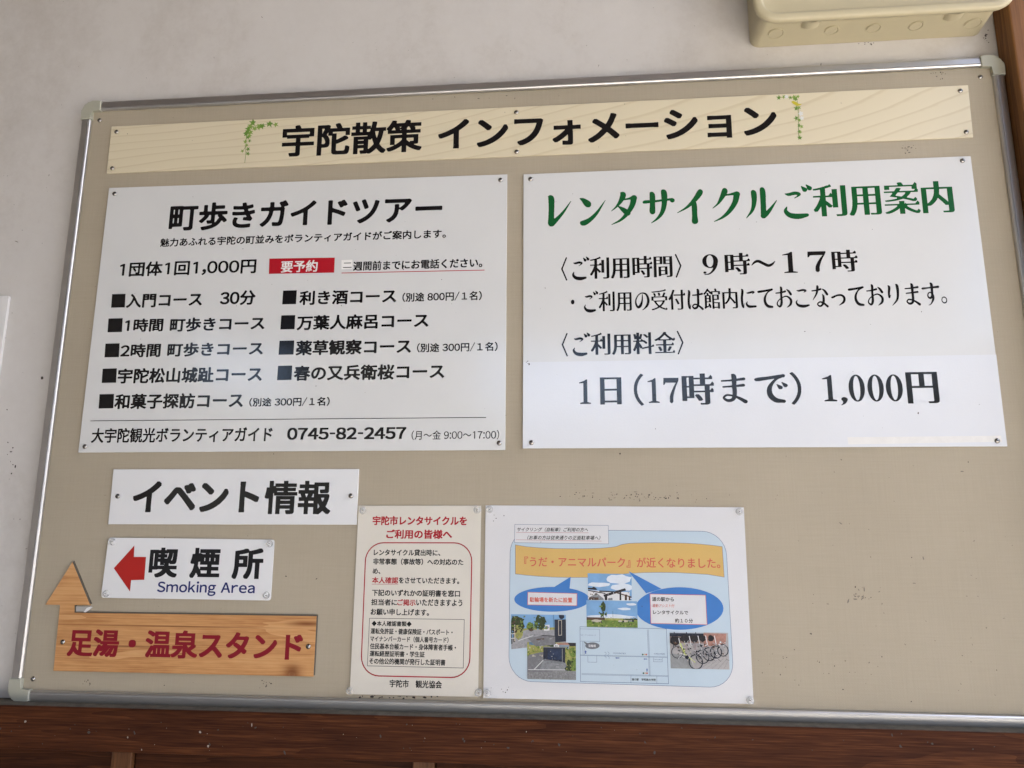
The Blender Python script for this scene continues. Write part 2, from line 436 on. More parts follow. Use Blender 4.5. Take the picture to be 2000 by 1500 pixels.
BR = {
'レ': [[(20,92,2),(28,86,11),(29,60,11),(28,30,11),(28,13,13)],[(29,11,13),(46,24,8),(66,45,5),(88,75,1.5)]],
'ン': [[(16,82,2),(26,77,8),(38,66,13),(41,62,10)],[(18,13,3),(25,9,11),(44,18,9),(66,38,6),(92,74,1.5)]],
'タ': [[(40,95,3),(46,88,11),(38,70,8),(25,54,4),(10,42,1.5)],[(40,74,4),(60,76,4),(78,80,8)],[(78,78,12),(72,56,10),(56,32,8),(36,14,5),(10,2,1.5)],[(32,54,3),(46,44,9),(58,34,11)]],
'サ': [[(6,63,3),(12,65,7),(40,66,5),(85,70,5),(92,67,9)],[(28,92,3),(33,85,10),(33,60,10),(32,38,11),(33,34,8)],[(62,97,3),(68,90,11),(68,60,10),(61,34,8),(47,16,5),(28,3,1.5)]],
'イ': [[(74,94,3),(74,87,11),(58,66,9),(34,45,5),(6,30,1.5)],[(54,64,6),(56,50,10),(56,20,10),(56,4,12)]],
'ク': [[(44,95,3),(47,88,11),(37,69,8),(25,52,4),(10,40,1.5)],[(40,76,4),(60,78,4),(82,81,8)],[(82,78,12),(75,54,10),(57,29,8),(36,12,5),(12,1,1.5)]],
'ル': [[(26,86,2),(31,80,10),(31,55,9),(24,30,6),(6,8,1.5)],[(52,92,2),(57,86,10),(57,50,10),(56,16,10)],[(56,13,11),(68,22,8),(82,38,5),(96,56,1.5)]],
'ご': [[(22,74,2),(32,72,6),(50,75,7),(62,72,6),(57,66,3),(48,61,1.5)],[(24,36,2),(20,24,7),(32,12,10),(55,8,11),(80,11,7)],[(70,94,2),(79,84,9)],[(84,98,2),(93,88,9)]],
'こ': [[(24,78,2),(36,76,6),(58,79,7),(74,76,6),(62,68,1.5)],[(24,36,2),(18,24,6),(30,12,9),(58,8,10),(86,12,6)]],
'の': [[(54,76,3),(52,50,6),(42,28,10),(28,20,8),(17,32,7),(16,52,5),(30,73,4),(52,83,4),(76,76,7),(87,52,10),(80,28,9),(58,10,3),(50,8,1)]],
'ま': [[(16,74,4),(50,76,5),(84,80,7)],[(20,54,4),(50,56,5),(82,59,7)],[(48,95,3),(54,88,10),(54,60,9),(54,30,9),(48,13,8),(32,9,7),(20,18,5),(30,27,5),(50,24,5),(68,16,7),(86,5,9)]],
'で': [[(8,74,4),(14,74,8),(45,78,7),(84,84,7)],[(82,84,6),(62,72,5),(46,50,8),(46,28,10),(60,12,10),(82,8,7)],[(66,58,2),(75,49,8)],[(80,64,2),(89,55,8)]],
'て': [[(8,76,4),(14,76,8),(45,79,7),(88,85,7)],[(86,84,6),(62,72,5),(46,50,8),(46,28,10),(60,12,10),(84,8,7)]],
'は': [[(16,90,2),(22,81,9),(17,50,9),(18,20,8),(24,8,4),(28,26,2)],[(40,68,4),(65,69,5),(94,73,7)],[(66,94,3),(72,87,10),(71,60,9),(70,30,9),(63,14,8),(48,9,7),(38,18,5),(50,27,5),(70,22,6),(94,6,8)]],
'に': [[(16,90,2),(22,81,9),(17,50,9),(18,20,8),(24,8,4),(28,26,2)],[(44,72,2),(56,72,6),(78,76,7),(86,74,5),(76,67,1.5)],[(46,34,2),(42,22,7),(56,12,9),(92,12,7)]],
'お': [[(8,68,4),(35,70,5),(60,75,7)],[(34,95,3),(39,88,9),(37,60,8),(36,25,9),(26,9,7),(12,18,5),(18,33,4),(40,47,4),(66,53,5),(88,38,9),(85,18,8),(64,4,1.5)],[(68,84,2),(80,75,8),(90,62,9)]],
'な': [[(8,74,4),(30,76,5),(56,81,7)],[(36,96,3),(40,90,9),(32,62,7),(10,34,2)],[(64,82,2),(78,73,8),(90,58,9)],[(64,58,3),(69,48,8),(68,28,9),(58,11,7),(44,7,6),(34,16,5),(48,25,5),(68,19,7),(88,5,8)]],
'っ': [[(12,44,3),(20,44,7),(45,52,6),(68,52,7),(82,41,9),(77,23,8),(50,8,1.5)]],
'り': [[(24,90,2),(31,81,9),(27,58,8),(27,38,6),(36,48,1.5)],[(66,95,2),(74,86,10),(75,55,9),(67,27,7),(40,2,1.5)]],
'す': [[(6,73,3),(12,73,7),(40,75,5),(94,79,8)],[(52,96,3),(59,89,10),(59,60,9),(57,40,8),(46,31,7),(35,38,5),(38,51,4),(50,55,4),(61,44,8),(61,26,8),(48,7,4),(34,0,1.5)]],
'へ': [[(6,40,4),(16,52,6),(34,68,9),(50,56,7),(70,38,9),(94,22,9)]],
'〈': [[(88,96,4.5),(66,50,5)],[(66,50,5),(88,4,4.5)]],
'〉': [[(12,96,4.5),(34,50,5)],[(34,50,5),(12,4,4.5)]],
'～': [[(6,42,2),(18,54,7),(32,58,9),(50,48,9),(68,39,9),(82,44,7),(94,56,2)]],
}
def serif_digit(M, c):
    t = np.linspace(0, 2*math.pi, 48, endpoint=False)
    el = lambda cx, cy, rx, ry: [(cx+rx*math.cos(a), cy+ry*math.sin(a)) for a in t]
    if c == '0': fill_poly(M, el(50,50,31,43)); fill_poly(M, el(50,50,13,38.5), False)
    if c == '1':
        fill_poly(M, [(42,8),(60,8),(60,93),(54,93),(42,86)])
        fill_poly(M, [(26,6),(76,6),(76,10),(62,13),(40,13),(26,10)]); fill_poly(M, [(22,82),(44,88),(44,80),(22,79)])
    if c == '7':
        fill_poly(M, [(17,92),(84,92),(84,84),(78,76),(26,76),(20,68),(16,68)])
        brush(M, [(80,82,5),(64,58,10),(52,32,15),(50,14,16)])
    if c == '9':
        fill_poly(M, el(50,64,30,29)); fill_poly(M, el(49,64,13,24.5), False)
        brush(M, [(70,68,15),(70,50,15),(62,28,10),(46,12,6),(28,9,4)]); brush(M, [(27,17,10),(29,17,10)])
    if c == ',':
        brush(M, [(50,12,15),(52,10,14),(50,0,7),(42,-7,2)])
def mincho_kanji(polys, heavy):
    M = raster(polys)
    er = max(2, int(.024*G))
    thin = line_op(M, er, 1, True)
    # right-hand ends of horizontal strokes get a triangular serif
    L = int(.13*G)
    H = line_op(line_op(thin, L, 0, True), L, 0, False) & ~line_op(line_op(M, int(.15*G), 1, True), int(.15*G), 1, False)
    H &= thin
    fat = line_op(thin, 5, 1, False)
    end = H & ~shift(fat, -2, 0) & ~shift(fat, -4, 0)
    out = line_op(thin, int(heavy*G), 0, False)
    lab = set()
    for j, i in zip(*np.nonzero(end & ~shift(end, 0, -1))):
        if any(abs(j-a) < .04*G and abs(i-b) < .05*G for a, b in lab): continue
        lab.add((j, i))
        s = G
        X = lambda v: (v-PADC)/G*100
        Y = lambda v: (v-PADC-.02*G)/G*100
        x, y = X(i)+heavy*50, Y(j)
        fill_poly(out, [(x-11,y),(x+1,y),(x+1.5,y+2.5),(x-3.5,y+8.5)])
    return out
_shape = {}
def glyph_polys(ch, style):
    """polygons (outer and inner loops) in em units after reshaping"""
    key = (ch, style)
    if key in _shape: return _shape[key]
    polys, adv = glyph_outline(ch)
    kind = style[0]
    simp = .35
    if kind == 'mincho':
        heavy = style[1]
        if ch in BR:
            M = np.zeros((NG, NG), bool)
            for st in BR[ch]: brush(M, [(x, y, w*style[2]) for x, y, w in st] if len(style) > 2 else st)
            adv = 1.0
        elif ch in '01789,１７９':
            M = np.zeros((NG, NG), bool); serif_digit(M, {'１':'1','７':'7','９':'9'}.get(ch, ch)); adv = 1.0 if ch in '１７９' else .66
            if ch == ',': adv = .4
        elif ord(ch) > 0x3400 and ch not in '（）':
            M = mincho_kanji(polys, heavy); adv = 1.0
        else:
            M = raster(polys)
        F = blur(M, .8)
    else:
        M = raster(polys)
        F = None
        b = style[1]*G
        if kind == 'round':
            M = disk(M, b); F = blur(M, 2.9)
        elif kind == 'thin':
            F = blur(disk(M, -b, True), .9)
        elif kind == 'plain':
            F = blur(disk(M, b), .9)
        else:          # bold: square-ended dilation keeps gothic corners crisp
            n = int(round(b*2))
            M = line_op(line_op(M, n, 0, False), max(0, int(n*.8)), 1, False) if n else M
            F = blur(M, .9)
    loops = trace(F, simp)
    loops = [[((x-PADC)/G, (y-PADC)/G-.14) for x, y in q] for q in loops]
    _shape[key] = (loops, adv)
    return _shape[key]
def trace(F, simp):
    """marching squares at 0.5, loops simplified"""
    B = F > .5
    c = (B[:-1,:-1]*1 + B[:-1,1:]*2 + B[1:,1:]*4 + B[1:,:-1]*8)
    nxt = {}
    def ed(j, i, e):      # edge id 0 bottom,1 right,2 top,3 left
        return [('h', j, i), ('v', j, i+1), ('h', j+1, i), ('v', j, i)][e]
    T = {1:[(3,0)],2:[(0,1)],3:[(3,1)],4:[(1,2)],5:[(3,2),(1,0)],6:[(0,2)],7:[(3,2)],8:[(2,3)],9:[(2,0)],10:[(0,3),(2,1)],11:[(2,1)],12:[(1,3)],13:[(1,0)],14:[(0,3)]}
    for j, i in zip(*np.nonzero((c > 0) & (c < 15))):
        for a, b in T[int(c[j, i])]: nxt[ed(j, i, a)] = ed(j, i, b)
    def pos(k):
        t, j, i = k
        if t == 'h':
            a, b = F[j, i], F[j, i+1]; f = (.5-a)/(b-a) if b != a else .5; return (i+f+.5, j+.5)
        a, b = F[j, i], F[j+1, i]; f = (.5-a)/(b-a) if b != a else .5; return (i+.5, j+f+.5)
    loops = []
    while nxt:
        k0 = next(iter(nxt)); k = k0; q = []
        while k in nxt:
            q.append(pos(k)); k = nxt.pop(k)
        if len(q) > 6:
            q = dp_closed(q, simp)
            if len(q) > 2: loops.append(q)
    return loops
def dp_closed(q, eps):
    P = np.array(q); n = len(P)
    a = 0; b = int(np.argmax(((P-P[0])**2).sum(1)))
    keep = {a, b}; st = [(a, b), (b, n)]
    while st:
        s, e = st.pop()
        if e - s < 2: continue
        A, Bp = P[s], P[e % n]; d = Bp-A; L = math.hypot(*d) or 1e-9
        D = np.abs((P[s+1:e, 0]-A[0])*d[1]-(P[s+1:e, 1]-A[1])*d[0])/L
        m = int(np.argmax(D))
        if D[m] > eps: keep.add(s+1+m); st += [(s, s+1+m), (s+1+m, e)]
    return [tuple(P[i]) for i in sorted(keep)]
def layout(text, style, track=0.0):
    """all loops of a line of text in em units plus its ink box"""
    x = 0.0; out = []
    for ch in text:
        if ch == '　': x += 1.0; continue
        if ch == ' ': x += .3; continue
        loops, adv = glyph_polys(ch, style)
        if ord(ch) > 0x2e80 : adv = 1.0
        out += [[(px + x, py) for px, py in q] for q in loops]
        x += adv + track
    xs = [p[0] for q in out for p in q]; ys = [p[1] for q in out for p in q]
    return out, (min(xs), max(xs), min(ys), max(ys))
def put_text(parent, text, style, box, y, material, italic=0.0, track=0.0, label=None):
    """box = (x left, x right, y top, y bottom) of the ink in photo pixels; y top and bottom at mid length"""
    xl, xr, yt, yb = box
    xm = (xl+xr)/2
    z1, z0 = at(xm, yt, y).z, at(xm, yb, y).z; zc = (z0+z1)/2
    X0, X1 = x_at(xl, zc, y), x_at(xr, zc, y)
    loops, (a0, a1, b0, b1) = layout(text, style, track)
    sx, sz = (X1-X0)/(a1-a0), (z1-z0)/(b1-b0)
    cu = bpy.data.curves.new('lettering', 'CURVE'); cu.dimensions = '2D'; cu.fill_mode = 'BOTH'
    for q in loops:
        sp = cu.splines.new('POLY'); sp.points.add(len(q)-1); sp.use_cyclic_u = True
        co = []
        for px, py in q:
            zz = (py-b0)*sz; co += [(px-a0)*sx + italic*(zz-(z1-z0)/2), zz, 0, 1]
        sp.points.foreach_set('co', co)
    tmp = bpy.data.objects.new('tmp', cu); COL.objects.link(tmp)
    dg = bpy.context.evaluated_depsgraph_get(); dg.update()
    me = bpy.data.meshes.new_from_object(tmp.evaluated_get(dg))
    bpy.data.objects.remove(tmp); bpy.data.curves.remove(cu)
    me.transform(Matrix(((1,0,0,X0),(0,0,1,y),(0,1,0,z0),(0,0,0,1))))
    me.materials.clear(); me.materials.append(material)
    return link_mesh('lettering', me, parent, label=label)

def specks_mesh(pts, y, seed=0):
    """pts: (x, z, radius, stretch, angle); irregular five-to-seven sided flecks"""
    r = random.Random(seed); V = []; F = []
    for x, z, rad, st, an in pts:
        n = r.randint(5, 8); b = len(V); ca, sa = math.cos(an), math.sin(an)
        for i in range(n):
            t = 2*math.pi*i/n; q = rad*r.uniform(.55, 1.25)
            u, v = q*math.cos(t)*st, q*math.sin(t)
            V.append((x+u*ca-v*sa, y, z+u*sa+v*ca))
        F.append(list(range(b, b+n)))
    me = bpy.data.meshes.new('specks'); me.from_pydata(V, [], F); return me
def specks(name, parent, y, items, material, seed=0):
    me = specks_mesh(items, y, seed); me.materials.append(material)
    return link_mesh(name, me, parent, kind='stuff')
def scatter(r, n, box, y, smin, smax, st=(1, 1.6)):
    """n specks over a photo-pixel rectangle"""
    out = []
    for _ in range(n):
        p = at(r.uniform(box[0], box[1]), r.uniform(box[2], box[3]), y)
        s = smin*(smax/smin)**(r.random()**2.2)
        out.append((p.x, p.z, s, r.uniform(*st), r.uniform(0, math.pi)))
    return out
def cluster(r, n, cx, cy, rx, ry, y, smin, smax, st=(1, 2)):
    out = []
    for _ in range(n):
        p = at(r.gauss(cx, rx), r.gauss(cy, ry), y)
        out.append((p.x, p.z, r.uniform(smin, smax), r.uniform(*st), r.choice((0, 0, math.pi/2, r.uniform(0, 3)))))
    return out
# ------------------------------------------------------------------ depths (Y): viewer at -Y
Y_WALL = .014; Y_CLOTH = 0.0; Y_RAIL = -.006
Y_SIGN = -.0025; INK = -.00012; INK2 = -.00024
P = lambda x, y, d=0.0: at(x, y, d)

# ================================================================== the setting
xr_out = at(1959, 150).x                       # outer right side of the board frame
XP = xr_out + .004                             # left side of the timber post
def setting():
    bm = bmesh.new()
    for q in ([(-2.6, 0), (5.5, 0), (5.5, 3.8), (-2.6, 3.8)],):
        slab_bm(q, Y_WALL, Y_WALL+.12, bm=bm)
    w = bm_obj('wall', bm, M['plaster'], kind='structure')
    r = random.Random(3)
    it = scatter(r, 60, (0, 1900, 0, 240), Y_WALL, .0002, .0007, (1, 2.2)) + scatter(r, 36, (0, 170, 240, 1360), Y_WALL, .0003, .0010, (1, 2.5))
    it += cluster(r, 9, 23, 905, 4, 20, Y_WALL, .0006, .0018) + [(P(82, 738.5, Y_WALL).x, P(82, 738.5, Y_WALL).z, .0028, 1, 0)]
    it += cluster(r, 16, 1926, 74, 4, 7, Y_WALL, .0004, .0014) + cluster(r, 8, 1692, 84, 12, 1.5, Y_WALL, .0004, .0012)
    it = [q for q in it if q[0] < XP-.002]
    specks('dirt_specks', w, Y_WALL-.0004, it, M['dirt'], 1)
    it = scatter(r, 16, (0, 1900, 0, 200), Y_WALL, .0004, .0012, (2, 6)) + scatter(r, 12, (0, 150, 300, 1340), Y_WALL, .0005, .0015, (1.5, 5))
    specks('scuffs', w, Y_WALL-.0003, [q for q in it if q[0] < XP-.004], M['dirt_soft'], 2)
    bm = bmesh.new(); box_bm(-60, 60, -160, Y_WALL, -.1, 0, bm=bm)
    bm_obj('ground', bm, mat('asphalt', (.05,.05,.052), rough=.9, var=.15, vscale=.7), kind='structure')
    bm = bmesh.new(); box_bm(-1, 8, -5.4, Y_WALL-.0005, .0005, .012, bm=bm)  # unseen pale apron added to bounce sunlight up onto the wall
    bm_obj('bounce_paving', bm, mat('bounce_pale', (.42,.41,.39), rough=.85, var=.1, vscale=.9), kind='structure')
    bm = bmesh.new()
    op = [(-4.5, Y_WALL), (2.1, Y_WALL), (2.1, -2), (2.9, -4), (4.7, -CEIL_D), (-4.5, -CEIL_D)]  # unseen roof, right edge cut back to let side light onto the wall
    lo = [bm.verts.new((x, y, 3.8)) for x, y in op]; hi = [bm.verts.new((x, y, 3.92)) for x, y in op]
    bm.faces.new(lo); bm.faces.new(hi[::-1])
    for i in range(6): bm.faces.new((lo[i-1], lo[i], hi[i], hi[i-1]))
    bmesh.ops.recalc_face_normals(bm, faces=bm.faces)
    bm_obj('ceiling', bm, mat('porch_ceiling', (.13,.10,.08), rough=.8, var=.1, vscale=3), kind='structure')
    bm = bmesh.new(); box_bm(-2.75, -2.62, -3.3, Y_WALL+.1, 0, 3.8, bm=bm)  # unseen dark wall added to block light from the left
    bm_obj('side_blocker', bm, mat('blocker_matt', (.22,.19,.16), rough=.85, var=.1, vscale=3), kind='structure')
    # ground rising to a wooded skyline with gaps shaped for sky glare, seen only in reflections
    bm = bmesh.new(); prev = None; D = 45
    r = random.Random(5)
    for i in range(221):
        a = -75 + i*150/220                     # degrees to the right of straight away from the wall
        e = skyline(a) + r.uniform(-.5, .5)
        x, yy = D*math.sin(R(a)), -D*math.cos(R(a))
        top = 1.6 + D*math.tan(R(e))
        c = [bm.verts.new((x, yy, 0)), bm.verts.new((x*1.02, yy*1.02, top*.55)), bm.verts.new((x*1.08, yy*1.08, top*1.03)), bm.verts.new((x*1.3, yy*1.3, top*.9))]
        if prev:
            for k in range(3): bm.faces.new((prev[k], c[k], c[k+1], prev[k+1]))
        prev = c
    bm_obj('hills', bm, mat('wooded_hill', (.042,.044,.038), rough=.9, var=.3, vscale=.4), kind='structure')
CEIL_D = 8.0
def skyline(a):
    pts = [(-75,22),(-34,21),(-30.5,19),(-29,10),(-23,9),(-22,19),(-9,18),(-8,9.5),(-3,8.6),(3,8.8),(7,10.0),(10,11.3),(16,12.2),(24,12.6),(40,13),(75,13)]
    for (a0, e0), (a1, e1) in zip(pts, pts[1:]):
        if a0 <= a <= a1: return e0 + (e1-e0)*(a-a0)/(a1-a0)
    return 12
setting()

# ---- timber below the board
def beam_y_top():
    return at(1000, 1406, -.034).z             # top front edge of the sill beam
ZB1 = at(1000, 1405.5, -.036).z; YB = -.036
ZB0 = at(400, 1476, YB).z
t = thing('timber_beam', 'dark reddish brown stained timber beam running below the notice board', 'beam', (0, YB, ZB0))
bm = box_bm(-2.6, XP-.001, YB, Y_WALL-.0005, ZB0, ZB1, .0025)
bm_obj('beam_face', bm, M['beam'], t)
r = random.Random(11)
it = scatter(r, 60, (0, 2000, 1410, 1470), YB, .0006, .0022, (1, 2)); it = [q for q in it if ZB0+.004 < q[1] < ZB1-.004]
specks('dirt_specks', t, YB-.0004, it, M['dirt'], 4)
it = scatter(r, 24, (0, 1300, 1410, 1470), YB, .0003, .0009, (1, 1.6)) + [(*[P(a, b, YB)[k] for k in (0, 2)], s, st, math.pi/2) for a, b, s, st in ((50,1409,.0018,1.1),(391,1430,.0018,1),(492,1416,.0010,3.2),(407,1457,.0018,1.2),(250,1440,.0012,1.8))]
it = [q for q in it if ZB0+.003 < q[1] < ZB1-.003]
specks('paint_spots', t, YB-.0006, it, M['fleck'], 5)
bm_obj('dusty_ledge', box_bm(-2.6, XP-.0015, YB+.004, Y_WALL-.001, ZB1-.001, ZB1+.0006), mat('settled_dust', (.085,.075,.055), rough=.95, var=.4, vscale=60), t)
t = thing('timber_panelling', 'dark boarded timber panelling with a lighter batten under the beam', 'panelling', (0, 0, ZB0-.5))
yb2 = -.012
zt = ZB0-.0006
seams = [-2.6, -2.0, -1.45, P(262, 1490, yb2).x, P(1000, 1490, yb2).x-.12, P(1600,1490,yb2).x, XP-.002]
for a, b in zip(seams, seams[1:]):
    bm_obj('plank', box_bm(a+.0015, b-.0015, yb2+r.uniform(-.0008,.0008), Y_WALL-.0005, ZB0-.5, zt, .0015), M['plank'], t)
bx0, bx1 = P(216, 1490, yb2-.012).x, P(256, 1490, yb2-.012).x
bm_obj('batten', box_bm(bx0, bx1, yb2-.012, yb2-.0015, ZB0-.5, zt, .0015), M['beam_side'], t, label='lighter brown upright batten')
bx0, bx1 = P(806, 1496, yb2-.012).x, P(848, 1496, yb2-.012).x
bm_obj('batten', box_bm(bx0, bx1, yb2-.012, yb2-.0015, ZB0-.5, zt, .0015), M['beam_side'], t, label='lighter brown upright batten')
# ---- post on the right
YP = -.034
t = thing('timber_post', 'orange brown stained timber post at the right of the notice board', 'post', (XP+.06, YP, 0))
bm_obj('post_shaft', box_bm(XP, XP+.12, YP, Y_WALL-.0005, 0, 3.8, .003), M['post'], t)
# ---- white board at the far left
c = at(19, 578, Y_WALL-.004)
t = thing('blank_white_board', 'white board on the wall cut off by the left edge of the photo', 'board', (c.x-.2, Y_WALL, c.z-.35))
pts = rounded(c.x-.42, c.x, c.z-.62, c.z, .003, 3)
bm_obj('board_panel', slab_bm(pts, Y_WALL-.006, Y_WALL-.0005, .0006), mat('white_board', (.74,.73,.71), rough=.5, var=.03), t)

# ================================================================== the notice board
r = random.Random(21)
zt_o = (at(400, 191.5).z + at(1700, 125.2).z)/2; zb_o = (at(400, 1379).z + at(1700, 1414.5).z)/2
xl_o = (at(163, 238).x + at(66, 1005).x)/2; xr_o = xr_out
RW = .0180
board = thing('notice_board', 'large beige cloth notice board in an aluminium frame with pale corner caps', 'notice board', ((xl_o+xr_o)/2, 0, zb_o))
bm_obj('cloth_panel', box_bm(xl_o+RW*.6, xr_o-RW*.6, Y_CLOTH, Y_WALL-.001, zb_o+RW*.6, zt_o-RW*.6), M['fabric'], board)
def rail(p0, p1, inward):
    """profile swept from p0 to p1; inward = unit (x,z) towards the board's middle"""
    prof = [(0, Y_WALL-.0005), (0, Y_RAIL+.0030), (.0005, Y_RAIL+.0018), (.0014, Y_RAIL+.0012), (.0035, Y_RAIL+.0007), (RW-.0048, Y_RAIL-.0004), (RW-.0046, Y_RAIL+.0012), (RW-.0035, Y_RAIL+.0012), (RW-.0033, Y_RAIL-.0002),
            (RW-.0026, Y_RAIL-.0004), (RW-.0010, Y_RAIL+.0006), (RW-.0002, Y_RAIL+.0022), (RW, Y_RAIL+.0036), (RW, Y_CLOTH-.0002), (RW, Y_WALL-.0005)]
    bm = bmesh.new(); ends = []
    for p in (p0, p1):
        ends.append([bm.verts.new((p[0]+inward[0]*u, y, p[1]+inward[1]*u)) for u, y in prof])
    n = len(prof)
    for i in range(n): j = (i+1) % n; bm.faces.new((ends[0][i], ends[0][j], ends[1][j], ends[1][i]))
    bm.faces.new(ends[0][::-1]); bm.faces.new(ends[1])
    bmesh.ops.recalc_face_normals(bm, faces=bm.faces)
    return bm
CL = .036
e = .0002
bm_obj('frame_rail', rail((xl_o+CL, zt_o), (xr_o-CL, zt_o), (0, -1)), M['alu'], board)
bm_obj('frame_rail', rail((xl_o+CL, zb_o), (xr_o-CL, zb_o), (0, 1)), M['alu'], board)
bm_obj('frame_rail', rail((xl_o, zb_o+CL), (xl_o, zt_o-CL), (1, 0)), M['alu'], board)
bm_obj('frame_rail', rail((xr_o, zb_o+CL), (xr_o, zt_o-CL), (-1, 0)), M['alu'], board)
def corner(cx, cz, sx, sz):
    """L-shaped plastic cap with a round outer corner"""
    o = -.0010; Lc = CL+.001; W = RW+.0018; rr = .0235
    pts = [(Lc, o), (Lc, W), (W+.002, W), (W+.0006, W+.0006), (W, W+.002), (W, Lc), (o, Lc)]
    pts += [(o+rr-rr*math.cos(R(a)), o+rr-rr*math.sin(R(a))) for a in range(0, 91, 10)]
    pts = [(cx+sx*a, cz+sz*b) for a, b in pts]
    return slab_bm(pts, Y_RAIL-.0022, Y_WALL-.0003, .0016)
for cx, cz, sx, sz in ((xl_o, zt_o, 1, -1), (xr_o, zt_o, -1, -1), (xl_o, zb_o, 1, 1), (xr_o, zb_o, -1, 1)):
    bm_obj('corner_cap', corner(cx, cz, sx, sz), M['cap'], board)
# dirt on the cloth
it = scatter(r, 170, (170, 1960, 200, 1390), 0, .0004, .0013, (1, 2))
it += cluster(r, 46, 1235, 971, 55, 3, 0, .0004, .0011) + cluster(r, 10, 1165, 965, 25, 4, 0, .0004, .0009)
it += cluster(r, 10, 1683, 1166, 9, 4, 0, .0003, .0009) + cluster(r, 8, 1772, 290, 5, 4, 0, .0005, .0012) + cluster(r, 24, 1590, 1300, 70, 18, 0, .0004, .0009)
it += cluster(r, 30, 770, 1362, 60, 1.8, 0, .0006, .0018) + cluster(r, 8, 1840, 147, 6, 4, 0, .0005, .001) + cluster(r, 8, 172, 1337, 5, 5, 0, .0005, .001)+ cluster(r, 10, 520, 1336, 6, 6, 0, .0005, .001)
it = [q for q in it if xl_o+RW+.002 < q[0] < xr_o-RW-.002 and zb_o+RW+.001 < q[1] < zt_o-RW-.002]
specks('dirt_specks', board, Y_CLOTH-.0003, it, M['dirt'], 8)
it = cluster(r, 10, 1685, 1164, 13, 7, 0, .0006, .0016, (1, 3)) + cluster(r, 12, 1300, 968, 90, 3, 0, .0005, .0011, (1, 3)) + cluster(r, 6, 1772, 290, 5, 4, 0, .0006, .0014, (1, 2)) + cluster(r, 8, 950, 190, 50, 2, 0, .0006, .0014, (1, 3)) + scatter(r, 40, (1460, 1980, 900, 1390), 0, .0004, .0011, (1, 4)) + cluster(r, 6, 1830, 147, 5, 4, 0, .0006, .0014, (1, 2))
specks('smudges', board, Y_CLOTH-.0002, [q for q in it if xl_o+RW+.003 < q[0] < xr_o-RW-.003 and zb_o+RW+.003 < q[1] < zt_o-RW-.003], M['dirt_soft'], 9)

# ---- fixings
def lathe(prof, n=16, bm=None, idx=0, c=(0,0,0)):
    """profile [(radius, y)] round the Y axis"""
    if bm is None: bm = bmesh.new()
    rings = []
    for rr, y in prof:
        if rr < 1e-6: rings.append([bm.verts.new((c[0], c[1]+y, c[2]))])
        else: rings.append([bm.verts.new((c[0]+rr*math.cos(2*math.pi*i/n), c[1]+y, c[2]+rr*math.sin(2*math.pi*i/n))) for i in range(n)])
    for a, b in zip(rings, rings[1:]):
        for i in range(n):
            j = (i+1) % n
            if len(a) == 1 and len(b) == 1: continue
            if len(a) == 1: f = bm.faces.new((a[0], b[i], b[j]))
            elif len(b) == 1: f = bm.faces.new((a[j], a[i], b[0]))
            else: f = bm.faces.new((a[i], b[i], b[j], a[j]))
            f.material_index = idx; f.smooth = True
    return bm
def make_screw():
    bm = lathe([(0, -.0022), (.0012, -.0021), (.0025, -.0017), (.0036, -.0010), (.0042, -.0002), (.0043, .0006)])
    # cross slot: dark strips on the dome paint the shade of the recess
    for k in (0, 1):
        for s in (-1, 1):
            p = []
            for q, yy in ((.0002, -.00226), (.0013, -.00214), (.0021, -.00192)):
                w = .00042
                p.append((s*q, yy, w) if k == 0 else (w, yy, s*q)); p.append((s*q, yy, -w) if k == 0 else (-w, yy, s*q))
            vs = [bm.verts.new(v) for v in p]
            for a in (0, 2):
                f = bm.faces.new((vs[a], vs[a+1], vs[a+3], vs[a+2])); f.material_index = 1
    me = bpy.data.meshes.new('screw'); bm.to_mesh(me); bm.free(); me.materials.append(M['steel']); me.materials.append(M['dark'])
    return me
SCREW = make_screw()
def screw(parent, px, py, y):
    p = at(px, py, y-.001)
    o = bpy.data.objects.new('screw', SCREW); COL.objects.link(o); o.parent = parent
    o.location = Vector((p.x, y-.0005, p.z)) - worldloc(parent); o.rotation_euler = (0, r.uniform(0, 1.5), 0)
    return o
for px, py in ((194,234.5),(1915.3,149.8),(63.7,1326)): screw(board, px, py, Y_CLOTH)
def make_pin():
    cap = lathe([(0, -.0078), (.0030, -.0078), (.0038, -.0072), (.0040, -.0062), (.0030, -.0050), (.0024, -.0038), (.0028, -.0026), (.0052, -.0016), (.0060, -.0008), (.0058, 0), (0, 0)], 20)
    me = bpy.data.meshes.new('pin_head'); bmesh.ops.recalc_face_normals(cap, faces=cap.faces); cap.to_mesh(me); cap.free(); me.materials.append(M['clear'])
    nd = lathe([(0, -.0050), (.0006, -.0049), (.0006, .0045), (0, .0060)], 8)
    m2 = bpy.data.meshes.new('needle'); bmesh.ops.recalc_face_normals(nd, faces=nd.faces); nd.to_mesh(m2); nd.free(); m2.materials.append(M['steel'])
    return me, m2
PIN, NEEDLE = make_pin()
def pin(px, py, y, label):
    p = at(px, py, y-.004)
    o = thing('push_pin', label, 'push pin', (p.x, y, p.z), 'clear plastic push pins')
    o.rotation_euler = (r.uniform(-.1,.1), 0, r.uniform(-.1,.1))
    for n, me in (('pin_head', PIN), ('needle', NEEDLE)):
        c = bpy.data.objects.new(n, me); COL.objects.link(c); c.parent = o
    return o

